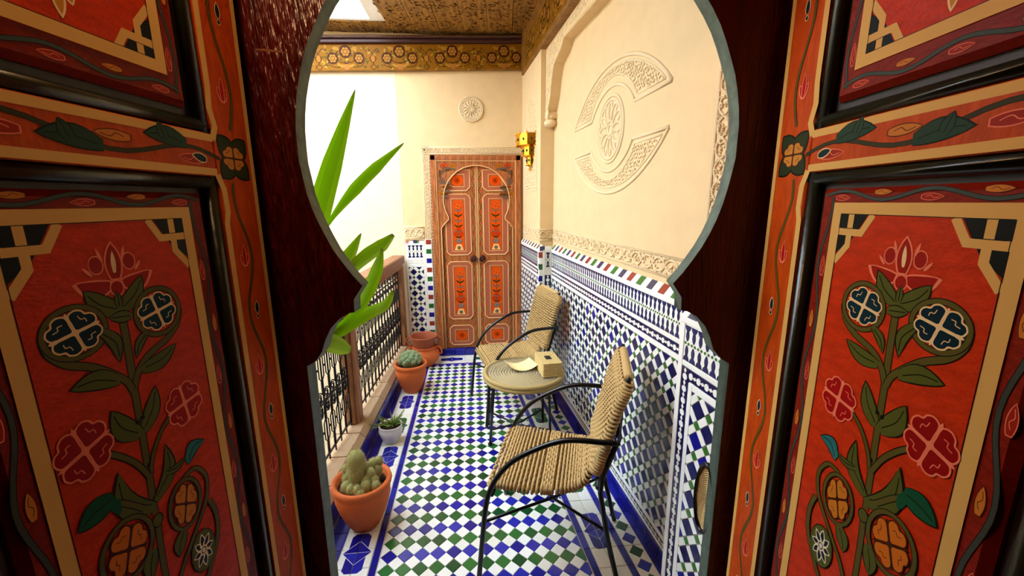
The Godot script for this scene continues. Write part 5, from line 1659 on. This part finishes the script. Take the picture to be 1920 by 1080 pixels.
func furniture():
	var c := make_chair()
	var o: Node3D = c.duplicate()
	setup(o, "woven_chair", "woven seagrass armchair with thin black steel arms, behind the low table", "chair", chair_frame(0.227, -2.856, -0.197), "seagrass armchairs by the low table")
	# low round table
	var t := thing("low_table", "low round seagrass table under a glass disc, on thin black legs", "table", at(0.296, 0.0, -2.404))
	var R := 0.236
	var H := 0.037
	coil(t, R, 0.0165, M.table_straw, "tabletop", 0.424 + H)
	var bd := MB.new(true)
	bd.lathe([Vector2(0.0, 0.418 + H), Vector2(R, 0.418 + H), Vector2(R, 0.4225 + H), Vector2(0.0, 0.4225 + H)], 48)
	part(t, "top_board", bd.mesh(), M.dark_straw)
	var k := MB.new(true)
	for q in 2:
		var p := []
		var rad := []
		for e in 220:
			p.append(Vector3(cos(TAU * e / 220) * (R + 0.004), 0.428 + H - 0.021 * q, sin(TAU * e / 220) * (R + 0.004)))
			rad.append(0.0135 + 0.0016 * (e % 2))
		k.tube(p, rad, 8, true, 1.0, Vector3.UP)
	part(t, "woven_rim", k.mesh(), M.table_straw)
	k = MB.new(true)
	k.lathe([Vector2(0.0, 0.4355), Vector2(R - 0.012, 0.4355), Vector2(R - 0.010, 0.4375), Vector2(R - 0.012, 0.4395), Vector2(0.0, 0.4395)], 64, Vector3(0, H, 0))
	part(t, "glass_disc", k.mesh(), M.glass)
	for s in [[-0.222, -0.207, 0.74, 0.66], [-0.218, 0.040, 0.85, 1.2], [0.160, -0.200, 0.9, 0.75], [0.160, 0.080, 0.9, 1.2]]:
		k = MB.new(true)
		k.tube([Vector3(s[0] * s[2], 0.40 + H, s[1] * s[3]), Vector3(s[0], 0.004, s[1])], 0.0085, 8)
		k.lathe([Vector2(0.0, 0.001), Vector2(0.014, 0.001), Vector2(0.014, 0.012), Vector2(0.006, 0.018)], 10, Vector3(s[0], 0, s[1]))
		part(t, "leg", k.mesh(), M.black_steel)
	for s in [[-0.213, -0.190, 0.156, 0.083], [-0.210, 0.042, 0.156, -0.188]]:
		k = MB.new(true)
		k.tube([Vector3(s[0], 0.105, s[1]), Vector3((s[0] + s[2]) * 0.5, 0.075, (s[1] + s[3]) * 0.5), Vector3(s[2], 0.105, s[3])], 0.006, 8)
		part(t, "stretcher", k.mesh(), M.black_steel)
	# tissue box cover of straw
	var bx := thing("tissue_box", "pale straw tissue box cover with a dark slot, on the low table", "box", at(0.447, 0.477, -2.384, 0.10))
	for e in 7:
		k = MB.new()
		k.box(Vector3(0, 0.006 + e * 0.0115, 0), Vector3(0.125 - e * 0.001, 0.0112, 0.215 - e * 0.001), Basis.IDENTITY, 0.0035)
		part(bx, "straw_course", k.mesh(), M.pale_straw)
	for e in 9:
		k = MB.new()
		var x := -0.054 + e * 0.0135
		if absf(x) < 0.018:
			k.box(Vector3(x, 0.083, -0.068), Vector3(0.0132, 0.006, 0.072), Basis.IDENTITY, 0.002)
			part(bx, "lid_strip", boxed(Vector3(x, 0.083, 0.068), Vector3(0.0132, 0.006, 0.072), 0.002), M.pale_straw)
		else: k.box(Vector3(x, 0.083, 0), Vector3(0.0132, 0.006, 0.21), Basis.IDENTITY, 0.002)
		part(bx, "lid_strip", k.mesh(), M.pale_straw)
	part(bx, "slot", boxed(Vector3(0, 0.0812, 0), Vector3(0.036, 0.002, 0.064)), M.black)
	# a card curling up at both ends
	var cd := MB.new()
	for e in 12:
		var u0 := -1.0 + e / 6.0
		var u1 := u0 + 1.0 / 6.0
		var g := func(u: float, v: float, up: float): return Vector3(u * 0.085, 0.002 + 0.030 * u * u + up, v * 0.068 + 0.012 * u)
		cd.quad_to(g.call(u0, -1, 0.0012), g.call(u1, -1, 0.0012), g.call(u1, 1, 0.0012), g.call(u0, 1, 0.0012), Vector3.UP)
		cd.quad_to(g.call(u0, -1, 0.0), g.call(u1, -1, 0.0), g.call(u1, 1, 0.0), g.call(u0, 1, 0.0), Vector3.DOWN)
		for v in [-1.0, 1.0]: cd.quad_to(g.call(u0, v, 0.0), g.call(u1, v, 0.0), g.call(u1, v, 0.0012), g.call(u0, v, 0.0012), Vector3(0, 0, v))
	var card := MeshInstance3D.new()
	card.mesh = cd.mesh()
	card.material_override = M.card
	setup(card, "card", "curled cream card lying on the glass of the low table", "card", at(0.282, 0.477, -2.452, 0.28))

# ---------- pots and plants ----------
func potted(called: String, label: String, cat: String, x: float, z: float, prof: Array, m: Material, soil_y: float, soil_r: float, group := "") -> Node3D:
	var p := thing(called, label, cat, at(x, 0, z, rng.randf() * 6.0), group)
	var k := MB.new(true)
	k.lathe(prof, 40)
	part(p, "pot", k.mesh(), m)
	if soil_r > 0.0:
		k = MB.new(true)
		k.lathe([Vector2(soil_r, soil_y - 0.01), Vector2(soil_r * 0.98, soil_y), Vector2(soil_r * 0.5, soil_y + 0.006), Vector2(0, soil_y + 0.008)], 28)
		for e in 130:
			var an := rng.randf() * TAU
			var d := sqrt(rng.randf()) * soil_r * 0.93
			k.ball(Vector3(cos(an) * d, soil_y + 0.006, sin(an) * d), Vector3.ONE * (0.003 + rng.randf() * 0.005), 5, 3)
		part(p, "soil", k.mesh(), M.soil)
	return p
func spines(c: Vector3, r: Vector3, n: int, l: float, k: MB):
	for e in n:
		var v := Vector3(rng.randfn(), rng.randfn(), rng.randfn()).normalized()
		var b := c + v * r
		var s := v.cross(Vector3(rng.randfn(), rng.randfn(), rng.randfn())).normalized()
		var t := b + (v + s * 0.9 * (rng.randf() - 0.5)) * l
		k.tri(b + s * 0.0007, b - s * 0.0007, t)
		k.tri(b - s * 0.0007, b + s * 0.0007, t)
func pots():
	var big := [Vector2(0.0, 0.004), Vector2(0.058, 0.0), Vector2(0.066, 0.005), Vector2(0.078, 0.025), Vector2(0.098, 0.070), Vector2(0.115, 0.118), Vector2(0.125, 0.160), Vector2(0.126, 0.190), Vector2(0.123, 0.203), Vector2(0.133, 0.215), Vector2(0.136, 0.228), Vector2(0.133, 0.240), Vector2(0.124, 0.243), Vector2(0.113, 0.238), Vector2(0.108, 0.20), Vector2(0.09, 0.19)]
	var p := potted("potted_cactus", "clustered cactus with one tall column in the nearest terracotta pot", "potted cactus", -0.545, -1.775, big, M.terracotta, 0.212, 0.11)
	p.rotation.y = 0.0
	var cac := Node3D.new()
	cac.name = "cactus"
	p.add_child(cac)
	var sp := MB.new()
	var k := MB.new(true)
	var prof := []
	for e in 20:
		var t := e / 19.0
		prof.append(Vector2(0.040 * sqrt(clampf(1.0 - pow(maxf(t - 0.78, 0.0) / 0.22, 2.0), 0, 1)) * (0.90 + 0.10 * sin(t * 3.0)) + 0.0005, 0.20 + 0.20 * t))
	k.lathe(prof, 22, Vector3(-0.012, 0, 0.02))
	part(cac, "column", k.mesh(), M.cactus_skin)
	spines(Vector3(-0.012, 0.315, 0.02), Vector3(0.041, 0.092, 0.041), 1600, 0.010, sp)
	for b in [[-0.055, 0.235, 0.05, 0.030], [-0.06, 0.255, 0.01, 0.028], [0.0, 0.235, 0.075, 0.026], [0.035, 0.24, 0.06, 0.030], [0.06, 0.245, 0.03, 0.028], [0.045, 0.275, 0.02, 0.030], [0.03, 0.255, 0.04, 0.028], [-0.03, 0.235, 0.07, 0.026],
			[0.07, 0.27, -0.015, 0.028], [0.05, 0.30, -0.02, 0.026], [0.075, 0.235, 0.055, 0.024], [-0.05, 0.225, -0.02, 0.030], [0.02, 0.28, -0.01, 0.032], [0.075, 0.305, -0.03, 0.024], [0.015, 0.225, 0.09, 0.022], [0.0, 0.245, -0.05, 0.03], [0.05, 0.23, -0.05, 0.03], [-0.07, 0.29, -0.005, 0.022]]:
		k = MB.new(true)
		var c := Vector3(b[0], b[1], b[2])
		var r := Vector3(b[3], b[3] * 1.25, b[3]) * 0.86
		k.ball(c, r, 12, 9)
		part(cac, "offset", k.mesh(), M.cactus_skin)
		spines(c, r, 260, 0.008, sp)
	part(cac, "spines", sp.mesh(), M.spine, Transform3D.IDENTITY, true)
	# white bowl with a succulent
	p = potted("potted_succulent", "small white glazed bowl with a sprawling green succulent", "potted succulent", -0.553, -2.475, [Vector2(0, 0.003), Vector2(0.042, 0.0), Vector2(0.045, 0.008), Vector2(0.062, 0.035), Vector2(0.074, 0.07), Vector2(0.074, 0.095), Vector2(0.070, 0.108), Vector2(0.075, 0.118), Vector2(0.072, 0.121), Vector2(0.064, 0.112), Vector2(0.064, 0.09), Vector2(0.05, 0.085)], M.glazed_white, 0.100, 0.065)
	p.rotation.y = 0.0
	for e in 26:
		var an := e * 2.4
		var ln := 0.045 + 0.035 * rng.randf()
		var d := Vector3(cos(an), 0, sin(an))
		var b := Vector3(0.018, 0.104, -0.012) + d * 0.012
		if e % 4 == 0: b.x -= 0.05
		var up := 0.9 if e < 14 else 0.25
		k = MB.new(true)
		k.tube([b, b + (d * 0.35 + Vector3.UP * up) * ln * 0.5, b + (d * 0.8 + Vector3.UP * up * 1.2) * ln], [0.006, 0.0062, 0.0008], 6)
		part(p, "leaf", k.mesh(), M.succulent)
	for e in 3:
		k = MB.new(true)
		var a: float = [3.1, 2.9, -0.8][e]
		var d := Vector3(cos(a), 0, sin(a))
		var tip: Vector3 = d * (0.13 if e < 2 else 0.12) + Vector3(0, [0.125, 0.105, 0.185][e], 0)
		k.tube([Vector3(0, 0.104, 0), d * 0.06 + Vector3(0, 0.125, 0), tip], [0.0035, 0.003, 0.002], 5)
		for q in 6:
			var c := (d * 0.06 + Vector3(0, 0.125, 0)).lerp(tip, q / 5.0)
			k.ball(c + Vector3(0, 0.004 * (1 if q % 2 else -1), 0.004), Vector3(0.008, 0.0035, 0.004), 6, 4, Basis(Vector3.UP, a * q))
		part(p, "trailing_shoot", k.mesh(), M.succulent)
	# terracotta pot with a round cactus
	var mid := []
	for v in big: mid.append(Vector2(v.x * 0.965, v.y * 1.0))
	p = potted("potted_cactus", "round grey green cactus in the terracotta pot beside the stacked urns", "potted cactus", -0.523, -3.21, mid, M.terracotta, 0.212, 0.105)
	cac = Node3D.new()
	cac.name = "cactus"
	p.add_child(cac)
	sp = MB.new()
	for e in 34:
		var y := 1.0 - e / 33.0 * 1.05
		var an := e * 2.39996
		var rr := sqrt(maxf(0.0, 1.0 - y * y))
		var c := Vector3(cos(an) * rr * 0.074, 0.258 + y * 0.066, sin(an) * rr * 0.074)
		k = MB.new(true)
		k.ball(c, Vector3.ONE * 0.024, 10, 7)
		part(cac, "tubercle", k.mesh(), M.cactus_grey)
		spines(c, Vector3.ONE * 0.024, 46, 0.008, sp)
	k = MB.new(true)
	k.ball(Vector3(0, 0.258, 0), Vector3(0.075, 0.068, 0.075), 16, 10)
	part(cac, "body", k.mesh(), M.cactus_grey)
	part(cac, "spines", sp.mesh(), M.spine, Transform3D.IDENTITY, true)
	# two handled urns, one standing in the other
	var lo := thing("terracotta_urn", "round handled terracotta urn on the floor, under the other urn", "urn", at(-0.475, 0, -3.765))
	k = MB.new(true)
	k.lathe([Vector2(0, 0.003), Vector2(0.075, 0.0), Vector2(0.09, 0.012), Vector2(0.128, 0.06), Vector2(0.140, 0.095), Vector2(0.132, 0.13), Vector2(0.108, 0.158), Vector2(0.106, 0.172), Vector2(0.116, 0.184), Vector2(0.112, 0.190), Vector2(0.098, 0.184), Vector2(0.095, 0.160), Vector2(0.12, 0.12)], 40)
	part(lo, "body", k.mesh(), M.terracotta)
	handles(lo, 0.108, 0.165, 0.128, 0.105, M.terracotta)
	var hi := thing("terracotta_urn", "darker open terracotta urn with two handles, stacked on the lower urn", "urn", at(-0.480, 0.118, -3.765))
	k = MB.new(true)
	k.lathe([Vector2(0, 0.006), Vector2(0.072, 0.0), Vector2(0.078, 0.008), Vector2(0.098, 0.07), Vector2(0.104, 0.105), Vector2(0.108, 0.112), Vector2(0.112, 0.135), Vector2(0.127, 0.160), Vector2(0.129, 0.170), Vector2(0.122, 0.174), Vector2(0.110, 0.160), Vector2(0.098, 0.11), Vector2(0.086, 0.05), Vector2(0.0, 0.045)], 40)
	part(hi, "body", k.mesh(), M.old_terracotta)
	handles(hi, 0.112, 0.148, 0.104, 0.070, M.old_terracotta)
func handles(o: Node3D, r0: float, y0: float, r1: float, y1: float, m: Material):
	for s in [-1.0, 1.0]:
		var k := MB.new(true)
		k.tube([Vector3(r0 * s, y0, 0), Vector3((r0 + 0.028) * s, y0 + 0.008, 0), Vector3((r0 + 0.046) * s, y0 - 0.012, 0), Vector3((r1 + 0.028) * s, y1 + 0.006, 0), Vector3(r1 * s, y1, 0)], [0.012, 0.011, 0.010, 0.010, 0.012], 8)
		part(o, "handle", k.mesh(), m)

# long strap leaves of a plant that stands behind the left jamb
func plant():
	var p := thing("corn_plant", "tall plant with long green strap leaves, rising behind the left jamb", "plant", at(-0.625, 0, -1.285))
	var k := MB.new(true)
	k.lathe([Vector2(0, 0.004), Vector2(0.045, 0.0), Vector2(0.062, 0.13), Vector2(0.066, 0.135), Vector2(0.064, 0.15), Vector2(0.056, 0.15), Vector2(0.054, 0.12), Vector2(0.0, 0.12)], 24)
	part(p, "pot", k.mesh(), M.terracotta)
	k = MB.new(true)
	k.tube([Vector3(0, 0.1, 0), Vector3(0.006, 0.5, -0.01), Vector3(0.0, 0.9, -0.02), Vector3(0.015, 1.22, -0.04)], [0.019, 0.017, 0.015, 0.012], 10)
	part(p, "stem", k.mesh(), M.stem)
	for l in [
		[[-0.605, 1.20, -1.33, 0.030, -0.539, 1.363, -1.42, 0.0598, -0.497, 1.47, -1.42, 0.0729, -0.447, 1.622, -1.44, 0.0604, -0.407, 1.75, -1.47, 0.0347, -0.375, 1.871, -1.52, 0.0018], 0.2],
		[[-0.605, 1.20, -1.33, 0.008, -0.514, 1.379, -1.44, 0.007, -0.463, 1.46, -1.46, 0.0165, -0.397, 1.548, -1.5, 0.0402, -0.33, 1.622, -1.54, 0.0373, -0.238, 1.714, -1.6, 0.0019], 0.4],
		[[-0.605, 1.10, -1.33, 0.025, -0.467, 1.254, -1.44, 0.0546, -0.446, 1.296, -1.47, 0.0555, -0.419, 1.347, -1.5, 0.0338, -0.395, 1.397, -1.53, 0.0019], 0.0],
		[[-0.605, 1.06, -1.33, 0.020, -0.449, 1.228, -1.43, 0.0254, -0.418, 1.278, -1.46, 0.0406, -0.37, 1.322, -1.5, 0.0491, -0.328, 1.351, -1.54, 0.0465, -0.29, 1.387, -1.57, 0.0118], -0.2],
		[[-0.605, 0.98, -1.33, 0.020, -0.47, 1.08, -1.39, 0.026, -0.396, 1.145, -1.42, 0.0293, -0.367, 1.203, -1.45, 0.0483, -0.339, 1.273, -1.48, 0.0451, -0.32, 1.344, -1.5, 0.0076], 0.5],
		[[-0.605, 0.96, -1.33, 0.018, -0.524, 1.029, -1.37, 0.0143, -0.453, 1.077, -1.4, 0.04, -0.373, 1.121, -1.45, 0.0451, -0.323, 1.138, -1.5, 0.035, -0.299, 1.182, -1.54, 0.0099], 0.1],
		[[-0.605, 1.02, -1.33, 0.022, -0.522, 1.051, -1.37, 0.0391, -0.478, 1.044, -1.37, 0.0643, -0.44, 1.031, -1.36, 0.0534, -0.412, 1.022, -1.35, 0.0177], -0.4]]:
		blade(p, l[0], l[1])
func blade(p: Node3D, d: Array, twist: float):
	var k := MB.new(true)
	var c := []
	var w := []
	for i in range(0, d.size(), 4):
		c.append(Vector3(d[i], d[i + 1], d[i + 2]) - p.position)
		w.append(d[i + 3])
	var q := []
	var ww := []
	for i in c.size() - 1:
		for e in 6:
			q.append(c[i].cubic_interpolate(c[i + 1], c[maxi(i - 1, 0)], c[mini(i + 2, c.size() - 1)], e / 6.0))
			ww.append(lerpf(w[i], w[i + 1], e / 6.0))
	q.append(c[c.size() - 1])
	ww.append(w[w.size() - 1])
	var rows := []
	for i in q.size():
		var t: Vector3 = (q[mini(i + 1, q.size() - 1)] - q[maxi(i - 1, 0)]).normalized()
		var face := Vector3(0.3 + twist, 0.25, 1.0).normalized()
		var side := t.cross(face).normalized()
		var up := side.cross(t).normalized()
		var row := []
		for e in 5:
			var f := (e - 2) / 2.0
			row.append(q[i] + side * f * ww[i] * 0.5 + up * (absf(f) * ww[i] * 0.10))
		rows.append(row)
	var green := Color(0.46, 0.58, 0.06).srgb_to_linear()
	var lime := Color(0.66, 0.74, 0.20).srgb_to_linear()
	var dry := Color(0.42, 0.27, 0.20).srgb_to_linear()
	var m := rows.size()
	for i in m - 1:
		for e in 4:
			var t := float(i) / m
			var base := green.lerp(lime, 0.5 if (e == 0 or e == 3) else 0.2)
			k.col = base.lerp(dry, smoothstep(0.86, 0.98, t))
			k.quad_to(rows[i][e], rows[i][e + 1], rows[i + 1][e + 1], rows[i + 1][e], Vector3(0.2, 0.2, 1))
	part(p, "leaf", k.mesh(), M.blade)
